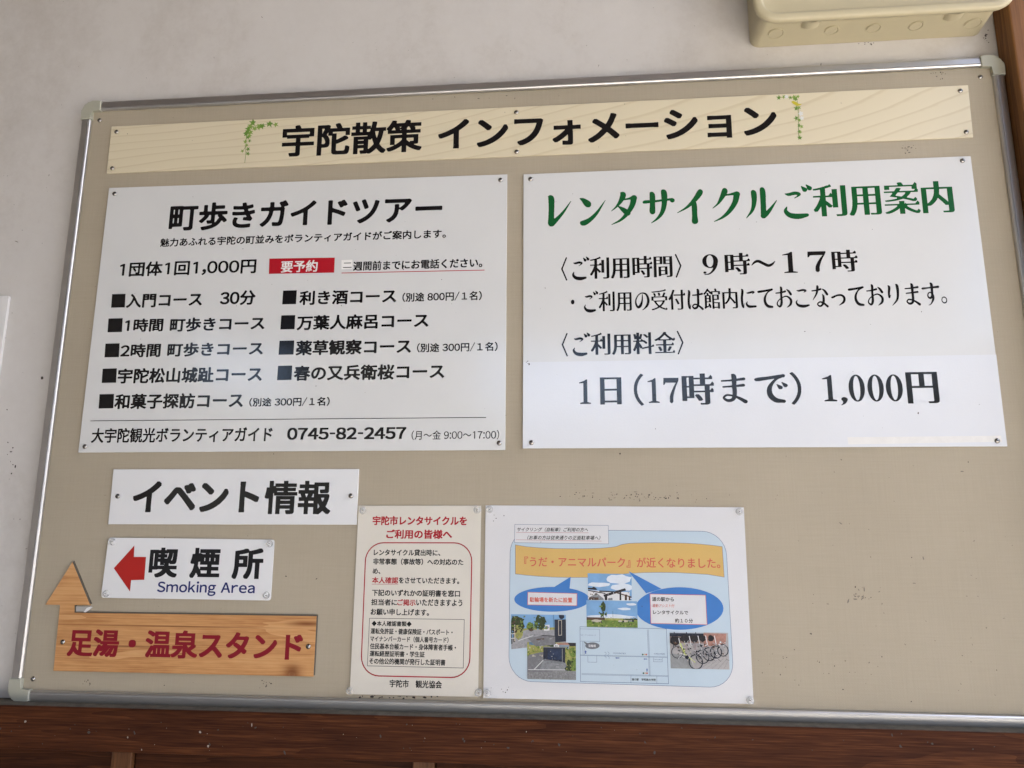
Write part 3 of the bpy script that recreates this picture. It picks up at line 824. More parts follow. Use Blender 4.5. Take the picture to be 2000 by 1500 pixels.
# ================================================================== the signs
def ordered(c): return c
def sign(name, label, corners, y0, thick, material, rounded_r=0, bevel=.0005, cat='sign'):
    pts = rect_px(corners, y0)
    zb = min(p[1] for p in pts); xc = sum(p[0] for p in pts)/4
    t = thing(name, label, cat, (xc, y0+thick, zb))
    if rounded_r:
        out = []
        n = len(pts)
        for i in range(n):
            p0, p1, p2 = Vector(pts[i-1]), Vector(pts[i]), Vector(pts[(i+1) % n])
            a = p1+(p0-p1).normalized()*rounded_r; b = p1+(p2-p1).normalized()*rounded_r
            for k in range(6):
                s = k/5; q = a*(1-s)**2+p1*2*s*(1-s)+b*s*s; out.append((q.x, q.y))
        pts = out
    bm_obj('panel', slab_bm(pts, y0, y0+thick, bevel), material, t)
    return t

# ---- title sign
def pale_wood():
    m = mat('printed_pale_wood', (.62,.53,.34), rough=.32, bump=.04, bscale=200)
    N, L, b = nodes_of(m)
    geo = N.new('ShaderNodeNewGeometry'); sp = N.new('ShaderNodeSeparateXYZ'); L.new(geo.outputs['Position'], sp.inputs[0])
    c = at(1000, 262, Y_SIGN)
    X = math_node(N, L, 'SUBTRACT', sp.outputs[0], c.x); Z = math_node(N, L, 'SUBTRACT', sp.outputs[2], c.z)
    n = N.new('ShaderNodeTexNoise'); n.inputs['Scale'].default_value = 1.0; n.inputs['Detail'].default_value = 1.5
    mp = N.new('ShaderNodeMapping'); mp.inputs['Scale'].default_value = (1.6,1,7); L.new(geo.outputs['Position'], mp.inputs[0]); L.new(mp.outputs[0], n.inputs['Vector'])
    # long rings: left of the middle nearly flat, right of it bending upwards
    xp = math_node(N, L, 'MAXIMUM', math_node(N, L, 'ADD', X, .25), 0.0)
    bend = math_node(N, L, 'MULTIPLY', math_node(N, L, 'POWER', xp, 1.8), -.16)
    lin = math_node(N, L, 'MULTIPLY', X, -.075)
    h = math_node(N, L, 'ADD', math_node(N, L, 'ADD', Z, bend), lin)
    h = math_node(N, L, 'ADD', h, math_node(N, L, 'MULTIPLY', n.outputs[0], .075))
    mr = N.new('ShaderNodeMapRange'); mr.interpolation_type = 'SMOOTHSTEP'; L.new(X, mr.inputs[0])
    mr.inputs[1].default_value = -.45; mr.inputs[2].default_value = .3; mr.inputs[3].default_value = 64; mr.inputs[4].default_value = 34
    f = math_node(N, L, 'FRACT', math_node(N, L, 'MULTIPLY', h, mr.outputs[0]))
    n2 = N.new('ShaderNodeTexNoise'); n2.inputs['Scale'].default_value = 1; n2.inputs['Detail'].default_value = 5
    mp2 = N.new('ShaderNodeMapping'); mp2.inputs['Scale'].default_value = (3,1,160); L.new(geo.outputs['Position'], mp2.inputs[0]); L.new(mp2.outputs[0], n2.inputs['Vector'])
    v = math_node(N, L, 'ADD', math_node(N, L, 'MULTIPLY', f, .85), math_node(N, L, 'MULTIPLY', n2.outputs[0], .15))
    L.new(ramp(N, L, v, [(0, (.68,.605,.43)), (.10, (.69,.615,.44)), (.76, (.68,.605,.43)), (.86, (.615,.53,.355)), (.93, (.64,.56,.385)), (1.0, (.685,.61,.435))]), b.inputs['Base Color'])
    return m
PW = pale_wood()
title = sign('title_sign', 'long pale wood-grain sign across the top headed in bold black Japanese letters', [(217.7,246.8),(1890.8,166),(1901,267.8),(208,338.5)], Y_SIGN, .0022, PW)
yi = Y_SIGN+INK
ML = ('bold', .022)
put_text(title, '宇陀散策', ('bold', .028), (551,824,239,301.5), yi, M['ink_black'])
put_text(title, 'インフォメーション', ('bold', .032), (856,1517,219.5,279.5), yi, M['ink_black'])
for q in ((227,257),(218.7,328.3),(1008.4,218.8),(1008.8,296),(1876,176.8),(1887.7,257.3)): screw(title, *q, Y_SIGN)
def leaf_pts(cx, cy, s, a):
    out = []
    for i, (rr, an) in enumerate(((1,0),(.42,28),(.86,62),(.38,95),(.62,135),(.2,180),(.62,225),(.38,265),(.86,298),(.42,332))):
        q = R(an+a); out.append((cx+s*rr*math.cos(q), cy+s*rr*math.sin(q)))
    return out
def ivy(leaves, stems, cols, extra=()):
    y = Y_SIGN+INK
    bm = strips_bm([px2(s, y) for s in stems], y, .0009)
    lay = 0
    for k, (cx, cy, s, a) in enumerate(leaves):
        lay += 1
        pts = px2(leaf_pts(cx, cy, s, a), y)
        f = bm.faces.new([bm.verts.new((x, y-.00002*lay-.00002, z)) for x, z in pts][::-1]); f.material_index = 1 + k % 2
    for (pts, mi) in extra:
        lay += 1
        f = bm.faces.new([bm.verts.new((x, y-.00002*lay-.00002, z)) for x, z in px2(pts, y)][::-1]); f.material_index = mi
    return bm_obj('ivy_print', bm, cols, title)
GREENS = [mat('stem_green', (.16,.24,.05), rough=.4), mat('leaf_green', (.13,.25,.035), rough=.35), mat('leaf_light', (.22,.34,.06), rough=.35), mat('flower_white', (.7,.7,.66), rough=.4), mat('bird_yellow', (.55,.46,.03), rough=.4)]
rl = random.Random(4)
L1 = [(495,240,8,200),(505,247,8,20),(512,245,7,80),(490,246,7,140),(526,241,8,60),(538,243,6,30),(486,252,7,190),(497,252,6,300),(483,258,7,100),(489,258,6,40),(481,262,6,200),(487,265,5,0),(484,269,5,280),(480,277,5,200),(487,275,4,10),(482,283,4,100),(484,291,5,30),(474,295,4,160),(484,301,5,300)]
L1 = [(a, b, s*1.2, c) for a, b, s, c in L1]
ivy(L1, [[(497,246),(485,256),(481,270),(480,285),(480,302),(478,318)],[(480,285),(475,295)],[(497,246),(520,243),(540,243)]], GREENS)
L2 = [(1522,191,5,200),(1530,189,4,20),(1544,190,4,120),(1550,189,5,40),(1553,194,5,300),(1558,188,4,60),(1556,212,5,200),(1560,210,4,30),(1556,231,5,180),(1561,235,4,300),(1560,245,4,0),(1565,247,4,40),(1562,257,4,180),(1563,258,3,30),(1562,270,5,270)]
L2 = [(a, b, s*1.35, c) for a, b, s, c in L2]
fl = lambda cx, cy, s: [(cx+s*(1 if i % 2 else .6)*math.cos(i*math.pi/5), cy+s*(1 if i % 2 else .6)*math.sin(i*math.pi/5)) for i in range(10)]
ivy(L2, [[(1522,190),(1556,190),(1559,215),(1560,270)]], GREENS,
    [(fl(1536,189,4.5), 3), (fl(1564,222,5.5), 3), (fl(1566,231,5), 3), ([(1545,199),(1549,197),(1556,200),(1560,203),(1567,203),(1562,206),(1556,207),(1549,203)], 4)])
it = scatter(r, 14, (230, 1880, 200, 290), Y_SIGN, .0005, .001)
specks('dirt_specks', title, Y_SIGN-.0006, [q for q in it if P(1000,300).z < q[1] < P(1000,215).z], M['dirt'], 12)

# ---- guided walk sign
walk = sign('guide_tour_sign', 'white sign listing guided town walk courses in black with black squares and a red tag', [(212.8,366.8),(990.5,340.2),(986.7,879),(152.6,884)], Y_SIGN, .0022, M['sign_white'])
RB = ('round', .024); RR = ('round', .027); RM = ('round', .033)
def W(text, box, st=RM, m='ink_black', **k): put_text(walk, text, st, box, yi, M[m], **k)
W('町歩きガイドツアー', (331,864,388.5,443), ('round', .031))
W('魅力あふれる宇陀の町並みをボランティアガイドがご案内します。', (313,871,456.5,473.5), RR)
W('1団体1回1,000円', (234,500.5,508.5,538), RR)
flat('red_tag', px2([(526,505),(654,503),(652.7,532.5),(525,535)], yi), yi, M['ink_red'], walk)
put_text(walk, '要予約', ('bold', .022), (549,620.5,508.7,531.5), yi+INK, M['ink_white'])
flat('correction_sticker', px2([(667,508),(688.5,507),(688.5,525),(667,526)], yi), yi, mat('sticker_white', (.82,.81,.78), rough=.6), walk)
put_text(walk, '二', ('plain', .01), (670,687,513,523), yi+INK, M['ink_matt'])
W('週間前までにお電話ください。', (690,942,507,525.5), ('bold', .026))
bm_obj('red_underline', strips_bm([px2([(667.5,533.2),(945.7,527.5)], yi)], yi, .0014), M['ink_red'], walk)
sq = []
for q in ((218,244.5,574.5,601),(211,239,622,649),(205,233,671,698),(199.5,227.5,720,748),(193.5,222,770,798),(552,579,567.5,594.5),(548.5,576,616,643.5),(545,574,665.5,693),(542,570,714.5,742.5)):
    flat('bullet_square', px2([(q[0]+1,q[2]),(q[1]+.8,q[2]-.6),(q[1]-.8,q[3]-.6),(q[0]-1,q[3])], yi), yi, M['ink_black'], walk)
W('入門コース', (247,395,572.5,600)); W('30分', (430,499,567.5,596))
W('1時間', (244,319,622,648)); W('町歩きコース', (332,517,619,646.5))
W('2時間', (235.5,314,671,698)); W('町歩きコース', (327,514,668,695.5))
W('宇陀松山城趾コース', (230,512,717.5,747.5))
W('和菓子探訪コース', (224,475,768,798)); W('（別途 300円/１名）', (487,644,776,793.5), RR)
W('利き酒コース', (585,774,566,594)); W('（別途 800円/１名）', (786,941,570,588), RR)
W('万葉人麻呂コース', (580,837,613.5,642.5))
W('薬草観察コース', (578,803,663,692.5)); W('（別途 300円/１名）', (814.5,972,669,687), RR)
W('春の又兵衛桜コース', (574,868,712,742))
bm_obj('ruled_line', strips_bm([px2([(177,822),(949,815.3)], yi)], yi, .0012), M['ink_black'], walk)
W('大宇陀観光ボランティアガイド', (179,532,835,864), ('bold', .024))
W('0745-82-2457', (561,793.5,834.7,858.3), ('bold', .034))
W('（月～金 9:00～17:00）', (804,975,840.3,858.8), ('bold', .008))
for q in ((223,378),(977.3,351),(165,872),(974.8,865)): screw(walk, *q, Y_SIGN)
it = scatter(r, 40, (230, 960, 380, 860), Y_SIGN, .0003, .0009, (1, 2))
specks('dirt_specks', walk, Y_SIGN-.0006, it, M['dirt'], 13)

# ---- cycle hire sign
hire = sign('cycle_hire_sign', 'white cycle hire sign with green serif heading and glossy price strip along its bottom', [(1022.4,340.2),(1896,304.5),(1967.8,872),(1021,876)], Y_SIGN, .0022, M['sign_white'])
ys = Y_SIGN-.0006
bm_obj('price_strip', slab_bm(rect_px([(1021.9,707.5),(1945.7,692.5),(1967.4,871.6),(1021.1,875.6)], ys), ys, Y_SIGN-.00002), M['strip_white'], hire, label='glossy white laminated strip with the price')
def H(text, box, st, m='ink_black', y=yi, **k): put_text(hire, text, st, box, y, M[m], **k)
H('レンタサイクルご利用案内', (1070,1862,363.5,434), ('mincho', .08, 1.6), 'ink_green')
H('〈ご利用時間〉', (1096,1331,499,545.5), ('mincho', .065, 1.5))
H('９時～１７時', (1372,1675.5,491.5,534), ('mincho', .065, 1.45))
H('・ご利用の受付は館内にておこなっております。', (1115,1848.5,559.5,604), ('mincho', .055, 1.5))
H('〈ご利用料金〉', (1097,1335,648,694.5), ('mincho', .065, 1.5))
yk = ys+INK
BM = ('mincho', .085, 1.55)
for tx, bx in (('1',(1131,1154,741,789)),('日',(1172,1214,737,790)),('（',(1238,1257,730,792.5)),('1',(1265,1288,738.5,787)),('7',(1296,1326,738,787.5)),('時',(1332,1395,729.5,790.5)),
               ('ま',(1408.5,1459,730,788)),('で',(1474,1539,731,787)),('）',(1544,1565,726.5,790.5)),('1',(1606.5,1633.5,732.5,784)),(',',(1642.5,1656,775.5,791.5)),
               ('0',(1657.7,1689,731.5,784.5)),('0',(1694.5,1726,731.3,784.3)),('0',(1730.5,1763,731,784)),('円',(1770.7,1833,726.5,788))):
    put_text(hire, tx, ('plain', .012) if tx in '（）' else BM, bx, yk, M['ink_strip'])
for q in ((1036,349.3),(1880.3,313.3)): screw(hire, *q, Y_SIGN)
for q in ((1037.8,864.3),(1948.2,860.8)): screw(hire, *q, ys)
flat('tape_residue', px2([(1655,854),(1955,851),(1957,863),(1657,868)], yk), yk, mat('old_tape', (.71,.70,.665), rough=.45, var=.05, vscale=60), hire)
it = scatter(r, 26, (1040, 1880, 330, 680), Y_SIGN, .0003, .0008, (1, 2))
specks('dirt_specks', hire, Y_SIGN-.0004, it, M['dirt'], 14)
it = scatter(r, 10, (1030, 1930, 720, 860), ys, .0003, .0009, (1, 2)) + cluster(r, 6, 1030, 712, 4, 3, ys, .0005, .001)+ [(P(1793,807,ys).x, P(1793,807,ys).z, .0011, 1.6, 1.4)]
specks('dirt_specks', hire, ys-.0004, it, M['dirt'], 15)

# ---- event sign
ev = sign('event_sign', 'small white sign with four katakana and two kanji reading event information', [(221.5,916.5),(701,916),(696,1025),(211,1024)], Y_SIGN, .0022, M['sign_cool'])
put_text(ev, 'イベント', ('bold', .036), (260,506,940,1000.5), yi, M['ink_black'])
put_text(ev, '情報', ('bold', .032), (517,646,939,1004.5), yi, M['ink_black'])
for q in ((229.3,969),(685,968.3)): screw(ev, *q, Y_SIGN)

# ---- smoking area sign
sm = sign('smoking_area_sign', 'small white smoking area sign with a red arrow pointing left', [(212,1050),(536,1054),(528.5,1173),(197,1167.5)], Y_SIGN, .0015, M['sign_cool'], .005)
y1 = Y_SIGN+INK
z7 = lambda L: [(a*.35, 975+b*.35) for a, b in L]
flat('red_arrow', px2(z7([(635,385),(750,258),(747,322),(815,322),(805,450),(732,452),(725,515)]), y1), y1, M['arrow_red'], sm)
for tx, bx in (('喫',(291.5,347,1069.5,1128)),('煙',(371.7,430,1070,1129)),('所',(454,514,1071,1131))):
    put_text(sm, tx, ('bold', .036), bx, y1, M['ink_matt'])
put_text(sm, 'Smoking Area', ('plain', .022), (307,497.7,1135.5,1164), y1, M['ink_navy'])
for (a, b), w in zip(((217.7,1058.3),(525,1061.8),(204.8,1159.8),(518.7,1163.3)), ('upper left','upper right','lower left','lower right')):
    pin(a, b, Y_SIGN, f'clear push pin in the {w} corner of the smoking area sign')

# ---- foot bath sign: one wooden board with an arrow growing out of its top left
k1, k2 = at(571, 1314, Y_SIGN), at(600, 1218, Y_SIGN)
HIN = wood('printed_cypress', [(.40,.175,.06),(.57,.30,.12),(.65,.38,.175)], (2.0,1,17), 1.0, rough=.34, knots=((k1.x,k1.z,.013,1.15),(k2.x,k2.z,.0042,7),(at(330,1223,Y_SIGN).x,at(330,1223,Y_SIGN).z,.0011,140),(at(240,1262,Y_SIGN).x,at(240,1262,Y_SIGN).z,.0012,60)), dist=.8, fine=.6, bump=.04)
outline = [(141,1098),(175.5,1182),(144.9,1181.5),(144.9,1197),(618,1203.5),(611.8,1321.5),(104,1310.3),(117.7,1181.2),(88.5,1181)]
yf = -.0034
pts = px2(outline, yf)
foot = thing('foot_bath_sign', 'orange wood-grain sign with upward arrow and dark red letters at the lower left', 'sign', (sum(p[0] for p in pts)/9, 0, min(p[1] for p in pts)))
bm_obj('panel', slab_bm(pts, yf, yf+.0031, .0003), [HIN], foot)
bk = px2([(x+2.2, y-2.4) for x, y in outline], yf)  # same outline in a dark colour, shifted up and right behind the panel
bm_obj('offset_plate', slab_bm(bk, yf+.0009, yf+.0032), mat('dark_offset', (.10,.085,.065), rough=.7), foot)
put_text(foot, '足湯・温泉スタンド', ('bold', .034), (133,591,1231.5,1286.5), yf+INK, M['ink_darkred'])
for q in ((121.8,1254),(601.7,1262.7)): screw(foot, *q, yf)
tp = bmesh.new()
q = px2([(146.5,1184),(174,1184),(178,1187),(165,1196.3),(146.5,1196.3)], 0)
slab_bm(q, -.0016, -.0004, bm=tp)
bm_obj('backing_film', tp, mat('grey_film', (.42,.40,.36), rough=.35), foot, label='torn grey adhesive film')
bm_obj('tape_flap', slab_bm(px2([(163.5,1195.5),(170,1187),(177,1184.5),(181,1185.8),(176,1190),(168,1195.8)], -.002), -.0026, -.0017), mat('tape_white', (.74,.73,.70), rough=.3), foot, label='torn end of white tape')

# ================================================================== laminated papers
YPAP = -.0012
def paper(name, label, paper_c, film_c, material, cat):
    pts = rect_px(paper_c, YPAP); zb = min(p[1] for p in pts)
    t = thing(name, label, cat, (sum(p[0] for p in pts)/4, 0, zb))
    bm_obj('sheet', slab_bm(pts, YPAP, YPAP+.0003), material, t)
    fp = rect_px(film_c, YPAP-.0016)
    # front film, gently waved
    me = bpy.data.meshes.new('laminate'); n = 24; V = []; F = []
    TL, TR, BR, BL = [Vector(p) for p in fp]
    for j in range(n+1):
        for i in range(n+1):
            u, v = i/n, j/n; a = TL.lerp(TR, u).lerp(BL.lerp(BR, u), v)
            ed = max(abs(u-.5), abs(v-.5))*2
            yy = YPAP-.0016 + .0004*math.sin(u*9+v*4)*(ed**3) + .0009*(ed > .999)
            V.append((a.x, yy, a.y))
    for j in range(n):
        for i in range(n):
            k = j*(n+1)+i; F.append((k, k+n+1, k+n+2, k+1))
    me.from_pydata(V, [], F); me.materials.append(M['film']); me.polygons.foreach_set('use_smooth', [True]*len(F))
    link_mesh('laminate', me, t, label='clear wrinkled plastic laminate')
    return t
yq = YPAP+INK
no = paper('hire_notice', 'cream portrait notice with red heading and red rounded border, third paper from the left', [(700.5,987.7),(940,987.7),(933.7,1361),(683,1355.7)], [(697,985.5),(943,985.5),(937,1364.5),(678.5,1358.5)], M['cream_paper'], 'notice')
no['label'] = 'cream portrait notice with red heading and red rounded border pinned above the bottom rail'
def Nn(text, box, st=('bold', .030), m='paper_black', **k): put_text(no, text, st, box, yq, M[m], **k)
HB = ('bold', .036)
Nn('宇陀市レンタサイクルを', (727.8,912,1008,1026), HB, 'paper_red'); Nn('ご利用の皆様へ', (754.5,882.8,1034.5,1052.3), HB, 'paper_red')
Nn('レンタサイクル貸出時に、', (730,860,1073,1085.5)); Nn('非常事態（事故等）への対応のた', (728.7,905,1091,1103.5)); Nn('め、', (728,743,1110,1121))
Nn('本人確認', (726.7,777.7,1127,1139.5), m='paper_red'); Nn('をさせていただきます。', (779,897,1128,1140))
bm_obj('red_underline', strips_bm([px2([(726.5,1141),(777.5,1141)], yq)], yq, .0006), M['paper_red'], no)
Nn('下記のいずれかの証明書を窓口', (726.5,898.5,1152,1165))
Nn('担当者に', (725,775.5,1170,1182.5)); Nn('ご掲示', (776,812,1170.5,1183), m='paper_red'); Nn('いただきますよう', (813,903,1170.5,1183.5))
Nn('お願い申し上げます。', (724,838,1189,1202))
def rounded_quad(c, rad, y, n=8):
    q = [Vector(p) for p in px2(c, y)]; out = []
    for i in range(4):
        p0, p1, p2 = q[i-1], q[i], q[(i+1) % 4]
        a = p1+(p0-p1).normalized()*rad; b = p1+(p2-p1).normalized()*rad
        for k in range(n+1):
            s = k/n; k2 = .5523
            h1 = a+(p1-a)*k2; h2 = b+(p1-b)*k2
            v = a*(1-s)**3+h1*3*s*(1-s)**2+h2*3*s*s*(1-s)+b*s**3; out.append((v.x, v.y))
    return out
rq = rounded_quad([(715,1060),(922,1060.3),(917,1324),(704.5,1319.5)], .030, yq)
bm_obj('red_border', strips_bm([rq+rq[:1]], yq, .0018), M['paper_red'], no)
bq = px2([(721.8,1207.5),(906.8,1210),(904.8,1304.7),(717.5,1300.5)], yq)
bm_obj('ruled_box', strips_bm([bq+bq[:1]], yq, .0007), M['paper_black'], no)
SB = ('bold', .026)
for tx, bx in (('◆本人確認書類◆',(726,804,1213,1223.5)),('運転免許証・健康保険証・パスポート・',(724,884,1228,1239.5)),('マイナンバーカード（個人番号カード）',(723,876,1243,1254.5)),
               ('住民基本台帳カード・身体障害者手帳・',(722.7,890.5,1257.5,1269.5)),('運転経歴証明書・学生証',(722,829.5,1271.5,1283)),('その他公的機関が発行した証明書',(721,870,1286.5,1298.5)),('宇陀市　観光協会',(761,863,1328.5,1343.5))):
    Nn(tx, bx, SB)
for (a, b), w in zip(((707.3,997),(931.2,995.8),(681.8,1350),(933.8,1353.8)), ('upper left','upper right','lower left','lower right')):
    pin(a, b, YPAP-.002, f'clear push pin in the {w} corner of the cream notice')

po = paper('cycling_poster', 'laminated landscape poster with orange banner, blue speech bubbles, photos and a route map', [(948.4,987),(1452.7,991),(1472,1375),(944,1363.4)], [(943.5,984),(1457.5,988),(1478.5,1378.5),(938.5,1366)], M['white_paper'], 'poster')
def L3(k): return yq + INK*.5*k       # printed layers
def polyp(name, pts, k, m, label=None): return flat(name, px2(pts, L3(k)), L3(k), M[m] if isinstance(m, str) else m, po, label)
def linep(name, lines, k, w, m): 
    return bm_obj(name, strips_bm([px2(l, L3(k)) for l in lines], L3(k), w), M[m] if isinstance(m, str) else m, po)
rq = rounded_quad([(997,1034),(1416.5,1038),(1434,1343.5),(993.5,1330)], .037, L3(0))
flat('blue_ground', rq, L3(0), M['poster_blue'], po)
bm_obj('blue_outline', strips_bm([rq+rq[:1]], L3(1), .0006), M['poster_line'], po)
# orange banner
ban = [(1006.5,1064),(1028,1067.5),(1052,1069.6),(1085,1071.3),(1122,1071.7),(1152,1071.3),(1178,1070.3),(1195,1068.6),(1203.2,1067.5),(1214.4,1063.3),(1228,1061.2),(1242,1060.5),(1275,1059.8),(1312,1060),(1342,1060.8),(1368,1062.6),(1392,1065),(1410.7,1067.5),
       (1412.7,1097),(1414.6,1127.3),(1382,1122),(1326,1118.6),(1290,1118),(1256,1118.6),(1228,1120),(1178,1126.3),(1150,1127.8),(1113.6,1128),(1080,1127.2),(1052,1125.6),(1028,1123.5),(1006.5,1121)]
polyp('orange_banner', ban, 2, 'poster_orange'); linep('banner_outline', [ban+ban[:1]], 3, .0005, 'poster_line')
def T(text, box, st, m, k=6, **kw): put_text(po, text, st, box, L3(k), M[m], **kw)
T('『うだ・アニマルパーク』が近くなりました。', (1024,1406.5,1088.5,1108.5), ('plain', .014), 'poster_text')
hb = [(1005.4,1024.4),(1188,1026.2),(1188.8,1062.3),(1005,1059.8)]
polyp('white_box', hb, 4, 'white_paper'); linep('box_outline', [hb+hb[:1]], 5, .0005, 'poster_line')
T('サイクリング（自転車）ご利用の方へ', (1010,1149,1030.2,1038.4), ('plain', .016), 'paper_black', italic=.25)
T('（お車の方は従来通りの正面駐車場へ）', (1030.3,1172.4,1045.9,1054.4), ('plain', .016), 'paper_black', italic=.25)
linep('thin_underline', [[(1008.6,1039.8),(1149.3,1040.6)],[(1008.3,1054.2),(1174.6,1056.8)]], 6, .0004, 'paper_red')
def ell(cx, cy, rx, ry, n=48): return [(cx+rx*math.cos(2*math.pi*i/n), cy+ry*math.sin(2*math.pi*i/n)) for i in range(n)]
polyp('speech_bubble', ell(1078,1170.5,73.5,24.2), 3, 'poster_deep'); polyp('bubble_tail', [(1080,1148),(1114.8,1126.3),(1112.2,1152)], 4, 'poster_deep')
polyp('speech_bubble', ell(1327,1188.5,86,41.5), 3, 'poster_deep'); polyp('bubble_tail', [(1227.3,1115.5),(1292,1150),(1262,1159)], 4, 'poster_deep')
b1 = [(1031,1156.7),(1126.9,1159.2),(1126.6,1183),(1030.7,1181.2)]; b2 = [(1269.6,1160.3),(1378,1162.4),(1381,1220),(1271.4,1217.5)]
for b in (b1, b2): polyp('white_box', b, 5, 'white_paper'); linep('red_outline', [b+b[:1]], 6, .0007, 'poster_text')
T('駐輪場を新たに設置', (1034.5,1117.8,1166.5,1176.5), ('plain', .026), 'poster_text', 8)
T('道の駅から', (1273.5,1316,1166,1174.5), ('plain', .022), 'paper_black', 8); T('電動アシスト付', (1274.6,1317,1179.8,1186.3), ('plain', .008), 'poster_text', 8, italic=.25)
T('レンタサイクルで', (1275.6,1344,1192.3,1200), ('plain', .02), 'paper_black', 8); T('約１０分', (1318.3,1353.3,1208,1216.5), ('plain', .02), 'paper_black', 8)

# ---- printed photographs on the poster: flat shapes in several inks
_pc = {}
def ink(c, var=.15, sc=260):
    key = (c, var, sc)
    if key not in _pc: _pc[key] = mat('photo_ink', c, rough=.7, spec=.1, var=var, vscale=sc)
    return _pc[key]
def photo(name, label, corners, k, shapes):
    """shapes: (points in 0..1 with v down, ink)"""
    TL, TR, BR, BL = [Vector(c) for c in corners]
    bm = bmesh.new(); mats = []
    for n, (pts, c) in enumerate(shapes):
        if c not in mats: mats.append(c)
        q = []
        for u, v in pts:
            u = min(max(u, 0), 1); v = min(max(v, 0), 1)
            p = TL.lerp(TR, u).lerp(BL.lerp(BR, u), v); w = at(p.x, p.y, L3(k)); q.append((w.x, w.z))
        a = sum(p[0]*s[1]-s[0]*p[1] for p, s in zip(q, q[1:]+q[:1]))
        if a < 0: q = q[::-1]
        f = bm.faces.new([bm.verts.new((x, L3(k)-.000012*n, z)) for x, z in q]); f.material_index = mats.index(c)
    return bm_obj(name, bm, mats, po, label)
def clutter(n, box, inks, s0, s1, seed, asp=1.4, tall=1.0):
    q = random.Random(seed); out = []
    for _ in range(n):
        x, y = q.uniform(box[0], box[2]), q.uniform(box[1], box[3]); s = q.uniform(s0, s1); c = q.choice(inks)
        m = q.randint(3, 5); a0 = q.uniform(0, 6.28)
        out.append(([(x+s/asp*q.uniform(.5,1.3)*math.cos(a0+6.283*i/m), y+s*tall*q.uniform(.5,1.3)*math.sin(a0+6.283*i/m)) for i in range(m)], c))
    return out
RC = lambda a, b, c, d: [(a,b),(c,b),(c,d),(a,d)]
def blob(cx, cy, rx, ry, n=14, seed=1):
    q = random.Random(seed); return [(cx+rx*q.uniform(.75,1.1)*math.cos(2*math.pi*i/n), cy+ry*q.uniform(.75,1.1)*math.sin(2*math.pi*i/n)) for i in range(n)]
def ln(x0, y0, x1, y1, w, asp=1.4):
    d = Vector(((x1-x0)*asp, y1-y0)).normalized(); n = (-d.y*w/asp, d.x*w); return [(x0+n[0],y0+n[1]),(x1+n[0],y1+n[1]),(x1-n[0],y1-n[1]),(x0-n[0],y0-n[1])]
def ring(cx, cy, rx, ry, w, a0=0, a1=360, n=18):
    out = []
    for i in range(n):
        s, e = R(a0+(a1-a0)*i/n), R(a0+(a1-a0)*(i+1)/n)
        out.append([(cx+rx*math.cos(s),cy+ry*math.sin(s)),(cx+rx*math.cos(e),cy+ry*math.sin(e)),(cx+(rx-w)*math.cos(e),cy+(ry-w*1.3)*math.sin(e)),(cx+(rx-w)*math.cos(s),cy+(ry-w*1.3)*math.sin(s))])
    return out
SKY = ink((.20,.38,.62), .12, 40); CLOUD = ink((.68,.74,.80), .08, 60); DK = ink((.035,.033,.035), .3); GRN = ink((.16,.24,.05), .35); DG = ink((.045,.065,.025), .5); ASP = ink((.20,.20,.21), .2); LASP = ink((.33,.33,.34), .2)
WHT = ink((.72,.72,.72), .06); BLK = ink((.03,.035,.05), .3); YG = ink((.34,.34,.10), .3); SHP = ink((.50,.45,.36), .2); BRN = ink((.10,.06,.04), .3); BRK = ink((.42,.22,.17), .2); PAV = ink((.42,.40,.39), .12); YEL = ink((.55,.60,.18), .1); GRY = ink((.24,.25,.26), .3)
photo('gatehouse_photo', 'small photo of dark roof beams of a white building under a cloudy blue sky', [(1147.9,1119.6),(1233.5,1121.5),(1234,1172.5),(1148.5,1171.8)], 4, [
    (RC(0,0,1,1), SKY), (blob(.72,.2,.3,.2,14,3), CLOUD), (blob(.25,.42,.3,.09,12,4), CLOUD), (blob(.8,.5,.3,.14,12,5), CLOUD),
    ([(0,.62),(.3,.66),(.42,.70),(.95,.68),(.95,1),(0,1)], WHT), ([(0,1),(.03,.9),(.2,.74),(.36,.95),(.36,1)], GRY), ([(0,.54),(.1,.54),(.12,.50),(.16,.52),(.22,.6),(.18,.62),(0,.6)], DK),
    (ln(0,.64,.40,.75,.02), DK), ([(.26,.64),(.60,.66),(.60,.70),(.26,.69)], DK), (ln(.36,.84,.86,.58,.045), DK), (ln(.62,.70,1,.88,.022), BRN), (RC(.38,.78,.44,1), DK), (RC(.72,.66,.76,1), DK), (RC(.84,.78,.89,1), BRN), (RC(.03,.9,.24,1), BRN), (RC(.93,.86,.97,1), BRN), (RC(.46,.92,.56,1), GRY)] + clutter(26, (0,.68,1,1), [DK, WHT, GRY, BRN], .012, .04, 1))
